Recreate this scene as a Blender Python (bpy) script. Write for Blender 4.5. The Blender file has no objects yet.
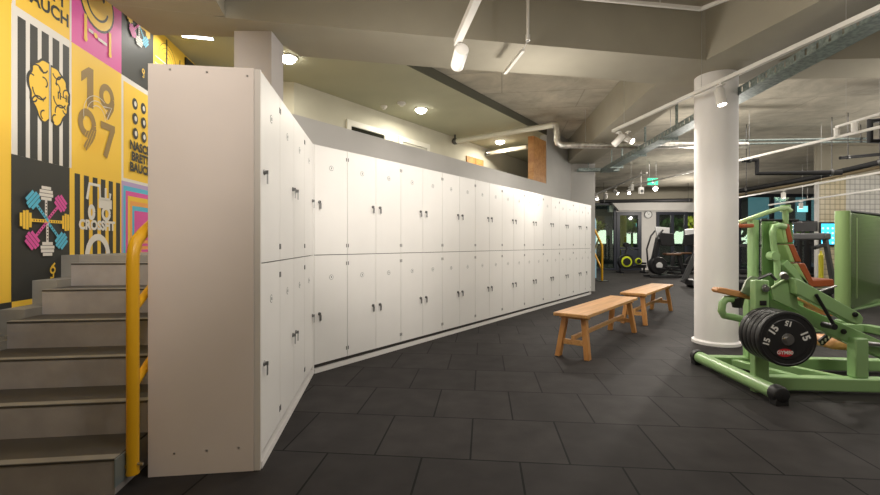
import bpy, bmesh, math, random
from mathutils import Vector, Matrix
PI = math.pi
R = math.radians
sc = bpy.context.scene
C = sc.collection

# ------------------------------------------------------------------ camera, world, exposure
F = 440.0; CX = 440.0; HY = 244.0; CAM = 1.13
cd = bpy.data.cameras.new('camera'); cam = bpy.data.objects.new('camera', cd); C.objects.link(cam)
cd.sensor_width = 36.0; cd.lens = 36.0 * F / 880.0; cd.shift_y = -(247.5 - HY) / 880.0
cd.clip_end = 200
cam.location = (0, 0, CAM); cam.rotation_euler = (PI / 2, 0, 0)
sc.camera = cam
w = bpy.data.worlds.new('night'); sc.world = w; w.use_nodes = True
w.node_tree.nodes['Background'].inputs[0].default_value = (0.10, 0.14, 0.22, 1)
w.node_tree.nodes['Background'].inputs[1].default_value = 0.6
sc.view_settings.view_transform = 'Standard'; sc.view_settings.look = 'None'
sc.view_settings.gamma = 1.0; sc.view_settings.exposure = 0.0
try: sc.view_settings.use_curve_mapping = False
except Exception: pass

def area(name, loc, sx, sy, power, col=(1, .93, .84), rot=(0, 0, 0)):
    l = bpy.data.lights.new(name, 'AREA'); l.shape = 'RECTANGLE'; l.size = sx; l.size_y = sy
    l.energy = power; l.color = col
    o = bpy.data.objects.new(name, l); C.objects.link(o); o.location = loc; o.rotation_euler = rot
    return o
def spot(name, loc, target, power, angle=70, blend=.6, col=(1, .93, .85), rad=.05, parent=None):
    l = bpy.data.lights.new(name, 'SPOT'); l.energy = power; l.color = col
    l.spot_size = R(angle); l.spot_blend = blend; l.shadow_soft_size = rad
    o = bpy.data.objects.new(name, l); C.objects.link(o); o.location = loc
    d = Vector(target) - Vector(loc)
    o.rotation_euler = d.to_track_quat('-Z', 'Y').to_euler()
    return o
# added fill lights below the slab, with no fixtures behind them
area('coffer_light', (0.6, 1.2, 3.5), 2.6, 2.6, 30)
area('coffer_light', (5.8, 2.2, 3.5), 2.4, 2.0, 60)
area('hall_light', (6.5, 8.0, 3.5), 4.0, 3.0, 80)
area('hall_light', (7.5, 14.5, 3.5), 6.0, 4.0, 170)
def omni(loc, power, rad=.12, col=(1, .93, .84)):  # added point fill for the room, unseen and without fixtures
    l = bpy.data.lights.new('ball_lamp', 'POINT'); l.energy = power; l.color = col; l.shadow_soft_size = rad
    o = bpy.data.objects.new('ball_lamp', l); C.objects.link(o); o.location = loc
for loc_, pw_ in (((0.9, -1.3, 2.2), 20), ((-1.6, 1.7, 2.4), 7), ((2.4, 2.2, 2.3), 30), ((5.6, 4.6, 2.3), 40), ((1.0, 4.7, 2.3), 36), ((-.1, 3.3, 2.2), 22), ((1.9, 7.2, 2.2), 20), ((4.4, 6.6, 2.3), 22),
                  ((4.9, 8.2, 2.3), 60), ((8.2, 7.5, 2.3), 45), ((7.0, 12.5, 2.3), 80), ((11.0, 8.5, 2.4), 110), ((9.4, 16.5, 2.4), 120)):
    omni(loc_, pw_, .04 if loc_[1] > 16 else .12)
# track spots that hang from rails over and behind the viewer, aimed at the lockers
WARM = (1, .92, .83)
spot('locker_spot', (0.55, 1.7, 2.75), (-.7, 4.5, 1.62), 250, 50, 1., WARM)
spot('locker_spot', (0.9, 2.6, 2.75), (.3, 5.9, 1.2), 45, 70, .9, WARM)
spot('locker_spot', (2.6, 5.5, 2.75), (1.15, 7.15, 1.35), 90, 62, 1., WARM)
spot('locker_spot', (3.3, 7.6, 2.75), (2.5, 8.8, 1.3), 45, 75, .8, WARM)
spot('locker_spot', (1.3, 0.6, 2.75), (-1.0, 3.0, 1.2), 55, 70, .9, WARM)

spot('floor_spot', (1.6, 7.4, 2.7), (2.9, 5.0, 0), 180, 75, .7, WARM, .03)
spot('floor_spot', (3.9, 6.4, 2.7), (3.3, 3.0, 0), 230, 75, .7, WARM, .03)
spot('column_spot', (1.9, 2.9, 2.7), (3.1, 5.0, 1.0), 60, 42, .9, WARM, .05)  # added light to brighten the column, no lamp modelled
spot('mural_spot', (-.3, .3, 2.6), (-2.9, 3.3, 1.2), 90, 62, .8, WARM, .06)  # this and the next are added fill for mural and risers
spot('mural_spot', (-1.25, 1.6, 2.75), (-2.95, 3.8, 1.9), 150, 78, .7, WARM, .06)

# ------------------------------------------------------------------ materials
MATS = {}
def mat(name, col, rough=.5, metal=0., noise=0., nscale=8., bump=0., bscale=60., emit=0., trans=0., coat=0., alpha=1., spec=.5):
    if name in MATS: return MATS[name]
    m = bpy.data.materials.new(name); m.use_nodes = True; nt = m.node_tree; b = nt.nodes['Principled BSDF']
    b.inputs['Base Color'].default_value = (*col, 1); b.inputs['Roughness'].default_value = rough
    b.inputs['Metallic'].default_value = metal
    b.inputs['Specular IOR Level'].default_value = spec
    if coat: b.inputs['Coat Weight'].default_value = coat
    if trans: b.inputs['Transmission Weight'].default_value = trans
    if alpha < 1: b.inputs['Alpha'].default_value = alpha
    if emit:
        b.inputs['Emission Color'].default_value = (*col, 1); b.inputs['Emission Strength'].default_value = emit
    tc = nt.nodes.new('ShaderNodeTexCoord')
    if noise:
        n = nt.nodes.new('ShaderNodeTexNoise'); n.inputs['Scale'].default_value = nscale; n.inputs['Detail'].default_value = 5
        nt.links.new(tc.outputs['Object'], n.inputs['Vector'])
        r = nt.nodes.new('ShaderNodeValToRGB')
        r.color_ramp.elements[0].position = .3; r.color_ramp.elements[1].position = .7
        r.color_ramp.elements[0].color = (*[c * (1 - noise) for c in col], 1)
        r.color_ramp.elements[1].color = (*[min(1, c * (1 + noise)) for c in col], 1)
        nt.links.new(n.outputs['Fac'], r.inputs['Fac']); nt.links.new(r.outputs['Color'], b.inputs['Base Color'])
    if bump:
        n = nt.nodes.new('ShaderNodeTexNoise'); n.inputs['Scale'].default_value = bscale; n.inputs['Detail'].default_value = 4
        nt.links.new(tc.outputs['Object'], n.inputs['Vector'])
        bp = nt.nodes.new('ShaderNodeBump'); bp.inputs['Strength'].default_value = bump; bp.inputs['Distance'].default_value = .01
        nt.links.new(n.outputs['Fac'], bp.inputs['Height']); nt.links.new(bp.outputs['Normal'], b.inputs['Normal'])
    MATS[name] = m; return m

def wood(name, c1, c2, scale=3., rough=.45, axis='X'):
    if name in MATS: return MATS[name]
    m = bpy.data.materials.new(name); m.use_nodes = True; nt = m.node_tree; b = nt.nodes['Principled BSDF']
    b.inputs['Roughness'].default_value = rough
    tc = nt.nodes.new('ShaderNodeTexCoord'); mp = nt.nodes.new('ShaderNodeMapping')
    mp.inputs['Scale'].default_value = (scale * .5, scale * 7, scale * 7) if axis == 'X' else (scale * 7, scale * 7, scale * .5)
    n = nt.nodes.new('ShaderNodeTexNoise'); n.inputs['Scale'].default_value = 1.4; n.inputs['Detail'].default_value = 7
    n.inputs['Distortion'].default_value = .8
    r = nt.nodes.new('ShaderNodeValToRGB'); r.color_ramp.elements[0].position = .3; r.color_ramp.elements[1].position = .68
    r.color_ramp.elements[0].color = (*c1, 1); r.color_ramp.elements[1].color = (*c2, 1)
    nt.links.new(tc.outputs['Object'], mp.inputs[0]); nt.links.new(mp.outputs[0], n.inputs['Vector'])
    nt.links.new(n.outputs['Fac'], r.inputs['Fac']); nt.links.new(r.outputs['Color'], b.inputs['Base Color'])
    MATS[name] = m; return m

def concrete(name, c1, c2, line=.6, rough=.9, board=.9):
    m = bpy.data.materials.new(name); m.use_nodes = True; nt = m.node_tree; b = nt.nodes['Principled BSDF']
    b.inputs['Roughness'].default_value = rough
    tc = nt.nodes.new('ShaderNodeTexCoord')
    n = nt.nodes.new('ShaderNodeTexNoise'); n.inputs['Scale'].default_value = 1.6; n.inputs['Detail'].default_value = 12
    n.inputs['Roughness'].default_value = .7; n.inputs['Distortion'].default_value = .6
    r = nt.nodes.new('ShaderNodeValToRGB'); r.color_ramp.elements[0].position = .32; r.color_ramp.elements[1].position = .7
    r.color_ramp.elements[0].color = (*c1, 1); r.color_ramp.elements[1].color = (*c2, 1)
    nt.links.new(tc.outputs['Object'], n.inputs['Vector']); nt.links.new(n.outputs['Fac'], r.inputs['Fac'])
    br = nt.nodes.new('ShaderNodeTexBrick'); br.inputs['Scale'].default_value = 1.0
    br.inputs['Brick Width'].default_value = 2.6; br.inputs['Row Height'].default_value = board
    br.inputs['Mortar Size'].default_value = .010; br.inputs['Color1'].default_value = (1, 1, 1, 1)
    br.inputs['Color2'].default_value = (.92, .92, .92, 1); br.inputs['Mortar'].default_value = (line, line, line, 1)
    mp = nt.nodes.new('ShaderNodeMapping'); mp.inputs['Rotation'].default_value = (0, 0, R(8))
    nt.links.new(tc.outputs['Object'], mp.inputs[0]); nt.links.new(mp.outputs[0], br.inputs['Vector'])
    mx = nt.nodes.new('ShaderNodeMix'); mx.data_type = 'RGBA'; mx.blend_type = 'MULTIPLY'; mx.inputs[0].default_value = 1
    nt.links.new(r.outputs['Color'], mx.inputs[6]); nt.links.new(br.outputs['Color'], mx.inputs[7])
    nt.links.new(mx.outputs[2], b.inputs['Base Color'])
    MATS[name] = m; return m

def brick_mat(name, c1, c2, mortar, bw, rh, ms, rot=0., off=(0, 0, 0), rough=.6, bump=.3, offset=.5, plane='XY', noise=.25, spec=.5):
    m = bpy.data.materials.new(name); m.use_nodes = True; nt = m.node_tree; b = nt.nodes['Principled BSDF']
    b.inputs['Roughness'].default_value = rough; b.inputs['Specular IOR Level'].default_value = spec
    tc = nt.nodes.new('ShaderNodeTexCoord')
    mp = nt.nodes.new('ShaderNodeMapping'); mp.vector_type = 'POINT'
    mp.inputs['Location'].default_value = off; mp.inputs['Rotation'].default_value = (0, 0, rot)
    src = tc.outputs['Object']
    if plane == 'XZ':
        s = nt.nodes.new('ShaderNodeSeparateXYZ'); c = nt.nodes.new('ShaderNodeCombineXYZ')
        nt.links.new(src, s.inputs[0]); nt.links.new(s.outputs[0], c.inputs[0]); nt.links.new(s.outputs[2], c.inputs[1]); src = c.outputs[0]
    nt.links.new(src, mp.inputs[0])
    br = nt.nodes.new('ShaderNodeTexBrick'); br.offset = offset; br.inputs['Scale'].default_value = 1
    br.inputs['Brick Width'].default_value = bw; br.inputs['Row Height'].default_value = rh
    br.inputs['Mortar Size'].default_value = ms; br.inputs['Mortar Smooth'].default_value = .1
    br.inputs['Color1'].default_value = (*c1, 1); br.inputs['Color2'].default_value = (*c2, 1); br.inputs['Mortar'].default_value = (*mortar, 1)
    nt.links.new(mp.outputs[0], br.inputs['Vector'])
    n = nt.nodes.new('ShaderNodeTexNoise'); n.inputs['Scale'].default_value = 5; n.inputs['Detail'].default_value = 8
    nt.links.new(tc.outputs['Object'], n.inputs['Vector'])
    r = nt.nodes.new('ShaderNodeValToRGB'); r.color_ramp.elements[0].position = .3; r.color_ramp.elements[1].position = .7
    r.color_ramp.elements[0].color = (*[1 - noise] * 3, 1); r.color_ramp.elements[1].color = (1, 1, 1, 1)
    nt.links.new(n.outputs['Fac'], r.inputs['Fac'])
    mx = nt.nodes.new('ShaderNodeMix'); mx.data_type = 'RGBA'; mx.blend_type = 'MULTIPLY'; mx.inputs[0].default_value = 1
    nt.links.new(br.outputs['Color'], mx.inputs[6]); nt.links.new(r.outputs['Color'], mx.inputs[7])
    nt.links.new(mx.outputs[2], b.inputs['Base Color'])
    if bump:
        bp = nt.nodes.new('ShaderNodeBump'); bp.inputs['Strength'].default_value = bump; bp.inputs['Distance'].default_value = .004; bp.invert = True
        nt.links.new(br.outputs['Fac'], bp.inputs['Height'])
        n2 = nt.nodes.new('ShaderNodeTexNoise'); n2.inputs['Scale'].default_value = 160
        bp2 = nt.nodes.new('ShaderNodeBump'); bp2.inputs['Strength'].default_value = .25; bp2.inputs['Distance'].default_value = .002
        nt.links.new(tc.outputs['Object'], n2.inputs['Vector']); nt.links.new(n2.outputs['Fac'], bp2.inputs['Height'])
        nt.links.new(bp.outputs['Normal'], bp2.inputs['Normal']); nt.links.new(bp2.outputs['Normal'], b.inputs['Normal'])
    MATS[name] = m; return m

def glass_mat(name, tint=(.7, .8, .75), gloss=.12):
    m = bpy.data.materials.new(name); m.use_nodes = True; nt = m.node_tree; nt.nodes.clear()
    o = nt.nodes.new('ShaderNodeOutputMaterial'); t = nt.nodes.new('ShaderNodeBsdfTransparent'); g = nt.nodes.new('ShaderNodeBsdfGlossy')
    t.inputs[0].default_value = (*tint, 1); g.inputs['Roughness'].default_value = .03
    fr = nt.nodes.new('ShaderNodeFresnel'); fr.inputs[0].default_value = 1.5
    ad = nt.nodes.new('ShaderNodeMath'); ad.operation = 'ADD'; ad.inputs[1].default_value = gloss; ad.use_clamp = True
    mx = nt.nodes.new('ShaderNodeMixShader')
    nt.links.new(fr.outputs[0], ad.inputs[0]); nt.links.new(ad.outputs[0], mx.inputs[0])
    nt.links.new(t.outputs[0], mx.inputs[1]); nt.links.new(g.outputs[0], mx.inputs[2]); nt.links.new(mx.outputs[0], o.inputs[0])
    MATS[name] = m; return m

m_rubber = brick_mat('rubber_tiles', (.030, .027, .0265), (.041, .037, .036), (.001, .001, .001), .512, .5475, .0055,
                     rot=R(5.7), off=(-.185, -.119, 0), rough=.72, noise=.35, spec=.18, bump=.03)
m_beam = mat('beam_paint', (.34, .315, .25), .8, noise=.04, nscale=3, bump=.05)
m_slab = concrete('slab_concrete', (.33, .305, .25), (.58, .53, .43), .72)
m_green = mat('ceiling_olive', (.43, .425, .31), .85, noise=.04, nscale=2)
m_cream = mat('wall_cream', (.58, .56, .46), .85, noise=.05, nscale=2)
m_grey = mat('wall_grey', (.45, .44, .425), .8, noise=.04, nscale=2)
m_pillar = mat('pillar_grey', (.47, .44, .43), .8, noise=.03, nscale=2)
m_white = mat('wall_white', (.68, .66, .63), .8, noise=.04, nscale=2)
m_dark = mat('dark_grey_wall', (.06, .06, .065), .8)
m_col = mat('column_white', (.82, .80, .79), .6, noise=.02, nscale=3)
m_lock = mat('locker_white', (.755, .74, .715), .42, noise=.015, nscale=4)
m_lockend = mat('locker_panel', (.74, .665, .62), .5, noise=.02, nscale=4)
m_plinth = mat('plinth_white', (.7, .68, .66), .5)
m_gapshade = mat('gap_dark', (.06, .055, .05), .9)  # shade painted into the door gaps and the recess above the plinth
m_steel = mat('steel', (.55, .55, .55), .28, 1.)
m_darksteel = mat('dark_steel', (.12, .12, .12), .35, .8)
m_stair = mat('stair_grey', (.31, .29, .28), .5, noise=.14, nscale=6, bump=.05, bscale=120)
m_tread = mat('tread_grey', (.065, .061, .056), .5, noise=.14, nscale=6)  # darkened to imitate side light that favours the risers
m_nose = mat('stair_edge', (.27, .26, .24), .45, noise=.1, nscale=8)
m_stringer = mat('stair_concrete', (.24, .23, .205), .8, noise=.12, nscale=5)
m_yel = mat('yellow_paint', (.72, .38, .01), .35)
m_bench = wood('bench_oak', (.48, .23, .07), (.70, .38, .14), 2.2)
m_benchleg = wood('bench_leg_oak', (.44, .185, .05), (.64, .31, .095), 2.2, axis='Z')
m_panelwood = wood('wall_wood', (.36, .15, .045), (.52, .27, .09), 1.2)
m_gr = mat('machine_green', (.31, .51, .22), .32, coat=.3)
m_grs = mat('shroud_green', (.13, .26, .08), .15, coat=.5)
m_blk = mat('black_rubber', (.015, .015, .016), .5, bump=.1)
m_plate = mat('plate_rubber', (.020, .020, .021), .45, bump=.1)
m_blkp = mat('black_paint', (.02, .02, .022), .35)
m_orange = mat('orange_leather', (.38, .095, .03), .45, bump=.1, bscale=90)
m_tan = mat('tan_leather', (.62, .30, .12), .45, bump=.1, bscale=90)
m_track = mat('track_white', (.66, .64, .60), .4)
m_galv = mat('galvanised', (.26, .31, .30), .5, .5, noise=.35, nscale=30)
m_foil = mat('foil', (.62, .60, .56), .3, .9, noise=.3, nscale=14, bump=.6, bscale=25)
m_pipew = mat('pipe_white', (.68, .66, .56), .5)
m_emit = mat('lamp_glow', (1, .93, .82), emit=25.)
m_emitw = mat('strip_glow', (.9, .95, 1), emit=6.)
m_exit = mat('exit_glow', (.04, .50, .25), emit=1.8)
m_screen = mat('screen_glow', (.04, .55, .85), emit=1.6)
m_glass = glass_mat('window_glass')
m_frame = mat('frame_dark', (.035, .04, .055), .4)
m_print = {k: mat('print_' + k, v, .55) for k, v in dict(
    yellow=(.86, .56, .06), white=(.72, .70, .66), black=(.035, .037, .035), pink=(.70, .10, .38), blue=(.10, .48, .68),
    brown=(.30, .20, .07), lilac=(.45, .35, .60), orange=(.85, .38, .10)).items()}

# ------------------------------------------------------------------ mesh builder
class MB:
    def __init__(s): s.v = []; s.f = []; s.mi = []; s.ms = []; s.cur = 0
    def mat(s, m):
        if m not in s.ms: s.ms.append(m)
        s.cur = s.ms.index(m); return s
    def add(s, vs, fs):
        o = len(s.v); s.v += [tuple(v) for v in vs]
        for f in fs: s.f.append([i + o for i in f]); s.mi.append(s.cur)
        return s
    def box(s, x0, x1, y0, y1, z0, z1, M=None):
        vs = [Vector(p) for p in ((x0, y0, z0), (x1, y0, z0), (x1, y1, z0), (x0, y1, z0), (x0, y0, z1), (x1, y0, z1), (x1, y1, z1), (x0, y1, z1))]
        if M: vs = [M @ v for v in vs]
        return s.add(vs, [(0, 3, 2, 1), (4, 5, 6, 7), (0, 1, 5, 4), (1, 2, 6, 5), (2, 3, 7, 6), (3, 0, 4, 7)])
    def prism(s, poly, z0, z1):
        n = len(poly)
        a = sum(poly[i][0] * poly[(i + 1) % n][1] - poly[(i + 1) % n][0] * poly[i][1] for i in range(n))
        if a < 0: poly = poly[::-1]
        vs = [(p[0], p[1], z0) for p in poly] + [(p[0], p[1], z1) for p in poly]
        return s.add(vs, [tuple(range(n - 1, -1, -1)), tuple(range(n, 2 * n))] + [(i, (i + 1) % n, (i + 1) % n + n, i + n) for i in range(n)])
    def xz(s, poly, y0, y1, sk=0.):                     # outline in x-z, extruded along y
        n = len(poly)
        a = sum(poly[i][0] * poly[(i + 1) % n][1] - poly[(i + 1) % n][0] * poly[i][1] for i in range(n))
        if a < 0: poly = poly[::-1]
        vs = [(p[0], y0, p[1]) for p in poly] + [(p[0] + sk, y1, p[1]) for p in poly]
        return s.add(vs, [tuple(range(n)), tuple(range(2 * n - 1, n - 1, -1))] + [(i, i + n, (i + 1) % n + n, (i + 1) % n) for i in range(n)])
    def ring(s, c, ax, r, n, up=None):
        ax = ax.normalized(); u = ax.cross(up if up else Vector((0, 0, 1)))
        if u.length < 1e-3: u = ax.cross(Vector((0, 1, 0)))
        u.normalize(); v = ax.cross(u)
        return [c + u * (r * math.cos(2 * PI * i / n)) + v * (r * math.sin(2 * PI * i / n)) for i in range(n)]
    def tube(s, pts, r, n=12, closed=False):
        pts = [Vector(p) for p in pts]; k = len(pts); rs = r if isinstance(r, (list, tuple)) else [r] * k
        o = len(s.v)
        t0 = (pts[1] - pts[0]).normalized(); u = t0.cross(Vector((0, 0, 1)))
        if u.length < 1e-2: u = t0.cross(Vector((0, 1, 0)))
        u.normalize()
        for i, p in enumerate(pts):
            t = ((pts[min(i + 1, k - 1)] - p).normalized() if i < k - 1 else Vector()) + ((p - pts[i - 1]).normalized() if i else Vector())
            t.normalize(); u = (u - t * u.dot(t)).normalized(); v = t.cross(u)
            for j in range(n):
                a = 2 * PI * j / n; s.v.append(tuple(p + u * (rs[i] * math.cos(a)) + v * (rs[i] * math.sin(a))))
        for i in range(k - 1):
            for j in range(n):
                a = o + i * n + j; b = o + i * n + (j + 1) % n
                s.f.append([a, b, b + n, a + n]); s.mi.append(s.cur)
        s.f.append([o + j for j in range(n - 1, -1, -1)]); s.mi.append(s.cur)
        s.f.append([o + (k - 1) * n + j for j in range(n)]); s.mi.append(s.cur)
        return s
    def lathe(s, c, ax, prof, n=32):                    # prof: (distance along axis, radius)
        c = Vector(c); ax = Vector(ax).normalized(); o = len(s.v)
        for d, r in prof: s.v += [tuple(p) for p in s.ring(c + ax * d, ax, max(r, 1e-4), n)]
        for i in range(len(prof) - 1):
            for j in range(n):
                a = o + i * n + j; b = o + i * n + (j + 1) % n
                s.f.append([a, b, b + n, a + n]); s.mi.append(s.cur)
        s.f.append([o + j for j in range(n - 1, -1, -1)]); s.mi.append(s.cur)
        s.f.append([o + (len(prof) - 1) * n + j for j in range(n)]); s.mi.append(s.cur)
        return s
    def beam(s, p0, p1, wd, ht):                        # rectangular tube; ht is measured upright
        p0 = Vector(p0); p1 = Vector(p1); t = (p1 - p0).normalized()
        u = t.cross(Vector((0, 0, 1)))
        u = Vector((0, 1, 0)) if u.length < 1e-3 else u.normalized()
        v = u.cross(t).normalized()
        vs = []
        for p in (p0, p1):
            for a, b in ((-1, -1), (1, -1), (1, 1), (-1, 1)): vs.append(p + u * (a * wd / 2) + v * (b * ht / 2))
        return s.add(vs, [(0, 1, 2, 3), (7, 6, 5, 4), (0, 4, 5, 1), (1, 5, 6, 2), (2, 6, 7, 3), (3, 7, 4, 0)])
    def build(s, name, m=None, parent=None, bevel=0., smooth=True, seg=2, local=False):
        """vertices are world coordinates unless local; the object's origin goes to its parent"""
        me = bpy.data.meshes.new(name)
        vs = s.v
        if parent is not None and not local:
            inv = ROOTM[parent.name].inverted(); vs = [tuple(inv @ Vector(v)) for v in vs]
        me.from_pydata(vs, [], s.f); me.update()
        ms = s.ms if s.ms else [m]
        for x in ms: me.materials.append(x)
        if s.ms:
            for i, p in enumerate(me.polygons): p.material_index = s.mi[i]
        bm = bmesh.new(); bm.from_mesh(me); bmesh.ops.recalc_face_normals(bm, faces=bm.faces); bm.to_mesh(me); bm.free()
        if smooth:
            for p in me.polygons: p.use_smooth = True
            me.set_sharp_from_angle(angle=R(38))
        o = bpy.data.objects.new(name, me); C.objects.link(o)
        if parent is not None: o.parent = parent; ROOTM[o.name] = ROOTM[parent.name]
        if bevel:
            b = o.modifiers.new('bevel', 'BEVEL'); b.width = bevel; b.segments = seg; b.limit_method = 'ANGLE'; b.angle_limit = R(40)
        return o
ROOTM = {}
def tag(o, label, cat, group=None):
    o['label'] = label; o['category'] = cat
    if group: o['group'] = group
    return o
def thing(name, label, cat, loc=(0, 0, 0), rz=0., group=None):
    o = bpy.data.objects.new(name, None); C.objects.link(o); o.empty_display_size = .1
    o.location = loc; o.rotation_euler = (0, 0, rz)
    ROOTM[o.name] = Matrix.Translation(loc) @ Matrix.Rotation(rz, 4, 'Z')
    return tag(o, label, cat, group)
def struct(o): o['kind'] = 'structure'; return o
def copy_tree(o, parent=None):
    c = o.copy(); C.objects.link(c)
    if parent: c.parent = parent
    for ch in [x for x in C.objects if x.parent == o]: copy_tree(ch, c)
    return c
def P(px, py, Y): return Vector(((px - CX) / F * Y, Y, CAM - (py - HY) / F * Y))
def G(px, py, z=0.):
    Y = (CAM - z) * F / (py - HY); return Vector(((px - CX) / F * Y, Y, z))

# ------------------------------------------------------------------ layout frames
A = Vector((-.898, 2.1945)); B = Vector((-1.104, 3.826)); Cc = Vector((3.409, 9.932))
u1 = (B - A).normalized(); v1 = Vector((u1.y, -u1.x)); L1 = (B - A).length
u2 = (Cc - B).normalized(); d2 = Vector((-u2.y, u2.x)); L2 = (Cc - B).length
def W(r, s): return Vector((v1.x * r + u1.x * s, v1.y * r + u1.y * s))       # stair frame
D0 = d2.dot(B)
def onD(D, px):
    k = (px - CX) / F; Y = D / (d2.x * k + d2.y); return Vector((k * Y, Y))
def onDX(D, X): return Vector((X, (D - d2.x * X) / d2.y))
RW = -2.43
ZB = 3.045; ZS = 3.575; ZC = 3.45; ZU = 1.046

# ------------------------------------------------------------------ room shell
b = MB(); b.box(-5, 18, -4, 30, -.1, 0); struct(b.build('floor', m_rubber))
b = MB(); b.box(-6, 18, -4.2, 19.4, ZS, ZS + .25); struct(b.build('ceiling', m_slab))
pA, pB_, pC_, pD_ = W(RW, -2.6), W(RW, 8.0), W(RW - .2, 8.0), W(RW - .2, -2.6)
b = MB(); b.prism([pA, pB_, pC_, pD_], 0, ZS); struct(b.build('wall_left', m_print['yellow']))
b = MB(); b.box(-6, 18, -4.2, -4, 0, ZS); struct(b.build('wall_behind', m_white))
b = MB(); b.box(17.6, 18, -4, 19.4, 0, ZS); struct(b.build('wall_right', m_white))
# coffer beams
cA = Vector((2.768, 4.579)); e1 = Vector((.984, .178)); e2 = Vector((-.2003, .9797))
cF = Vector((-1.813, 3.728))
b = MB()
b.prism([(-2.63, 4.03), (-2.63, 3.5), cF, cA, (3.52, 4.60), (9, 4.25), (9, 4.95), (3.946, 5.107), (3.5, 5.3), (2.6, 5.27),
         (1.485, 5.027), (0, 4.787), (-1.43, 4.49), (-1.5, 4.262), (-1.84, 4.262), (-1.9, 4.07)], ZB, ZS + .02)
struct(b.build('ceiling_beam', m_beam, smooth=False))
b = MB(); q = cA - e2 * 8.4; b.prism([cA + e2 * .1, cA + e1 * .75 + e2 * .1, q + e1 * .75, q], ZB + .001, ZS + .02); struct(b.build('ceiling_beam', m_beam, smooth=False))
b = MB(); b.prism([(-2.63, -3.9), (-2.63, 3.6), cF + Vector((0, -.02)), cF - e2 * 7.7], ZB + .001, ZS + .02); struct(b.build('ceiling_beam', m_beam, smooth=False))
b = MB(); b.prism([(2.575, 5.15), (3.03, 10.6), (3.63, 10.6), (3.18, 5.15)], ZB + .001, ZS + .02); struct(b.build('ceiling_beam', m_beam, smooth=False))
# round column with a thin base collar
cX, cY, cR = 3.16, 5.04, .217
b = MB(); b.lathe((cX, cY, 0), (0, 0, 1), [(0, cR), (ZB, cR)], 64); col = struct(b.build('round_column', m_col))
b = MB(); b.lathe((cX, cY, 0), (0, 0, 1), [(0, cR + .028), (.03, cR + .028), (.045, cR + .002)], 64); struct(b.build('baseboard_column', m_col))
# square pillar behind the corner of the lockers
b = MB(); b.box(-1.85, -1.515, 3.955, 4.25, 0, ZB + .01); struct(b.build('square_pillar', m_pillar))
# parapet and full-height wall behind the long locker row
DP = D0 + .56; ZP = 2.406
a0 = onDX(DP, -1.512); a1 = onD(DP, 546.5); a2 = onD(DP, 571)
b = MB(); b.prism([a0, a1, a1 + d2 * .14, a0 + d2 * .14], 0, ZP); struct(b.build('wall_parapet', m_grey))
b = MB(); b.prism([a1, a2, a2 + d2 * .14, a1 + d2 * .14], 0, ZS); struct(b.build('wall_centre', m_grey))
b = MB(); b.prism([a2, (3.70, 10.50), (3.70, 10.8), a2 + d2 * .14], 0, ZB); struct(b.build('wall_end', m_grey))
b = MB(); b.prism([(3.62, 10.8), (3.72, 10.8), (5.4, 19.2), (5.2, 19.2)], 0, ZS); struct(b.build('wall_side', m_dark))
# upper corridor
DB = D0 + 2.265
k0 = onD(DB, 294); k1 = onD(DB, 578)
LF = 2.147 + .275 * 5 + .138      # landing edge along the stair
b = MB(); b.prism([k0, k1, k1 + d2 * .2, k0 + d2 * .2], ZU - .1, ZS); struct(b.build('wall_corridor', m_cream))
g1 = k0 - v1 * 1.5
b = MB(); b.prism([k0, k0 + u1 * .2, g1 + u1 * .2, g1], ZU - .1, ZS); struct(b.build('wall_back', m_cream))
# corridor ceiling (olive) and its dark edge
f0 = onDX(DP + .01, -1.9); f1 = onD(DP + .01, 546)
b = MB()
b.prism([W(RW, 3.9), W(RW, 6.5), k0 + Vector((-.1, .25)), k1 + d2 * .1, onD(DP + .01, 571), f0], ZC, ZS - .003)
struct(b.build('ceiling_corridor', m_green))
b = MB(); b.prism([onDX(DP, -.9), f1, f1 - d2 * .02, onDX(DP - .02, -.9)], ZC - .015, ZS - .005)
struct(b.build('trim_1', mat('fascia', (.10, .10, .075), .8)))
# upper floor
b = MB()
b.prism([W(RW + .0, LF + .001), W(-1.205, LF + .001), W(-1.205, 3.95), (-1.86, 4.26), (-1.6, 4.3), onDX(DP + .14, -1.45), onD(DP + .14, 571), k1, k0, g1], ZU - .2, ZU)
struct(b.build('floor_upper', m_stringer))

# wood wall pieces and doors of the corridor
def on_line(D, x0, x1, z0, z1, th, name, m, parent=None, off=0., bevel=0.):
    p0, p1 = onD(D, x0), onD(D, x1)
    b = MB(); b.prism([p0, p1, p1 - d2 * th, p0 - d2 * th], z0, z1); return b.build(name, m, parent, bevel)
o = on_line(DP + .13, 528, 546.3, ZP + .001, 3.30, .12, 'oak_board', m_panelwood)
tag(o, 'tall oak panel at the right end of the grey parapet', 'panel')
o = on_line(DB - .001, 466, 474.6, ZU, 3.12, .03, 'wood_cladding', m_panelwood); tag(o, 'left half of the pale wood cladding deep in the upper corridor', 'panel')
o = on_line(DB - .001, 475, 482.5, ZU, 3.12, .03, 'wood_cladding', m_panelwood); tag(o, 'right half of the pale wood cladding deep in the upper corridor', 'panel')
m_doorw = mat('door_frame_white', (.72, .70, .62), .5); m_doorshade = mat('door_dark', (.02, .02, .015), .9, spec=.05)  # first doorway gets a dark sheet imitating the shade inside it
m_doorp = mat('door_pale', (.50, .49, .42), .5)
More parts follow.
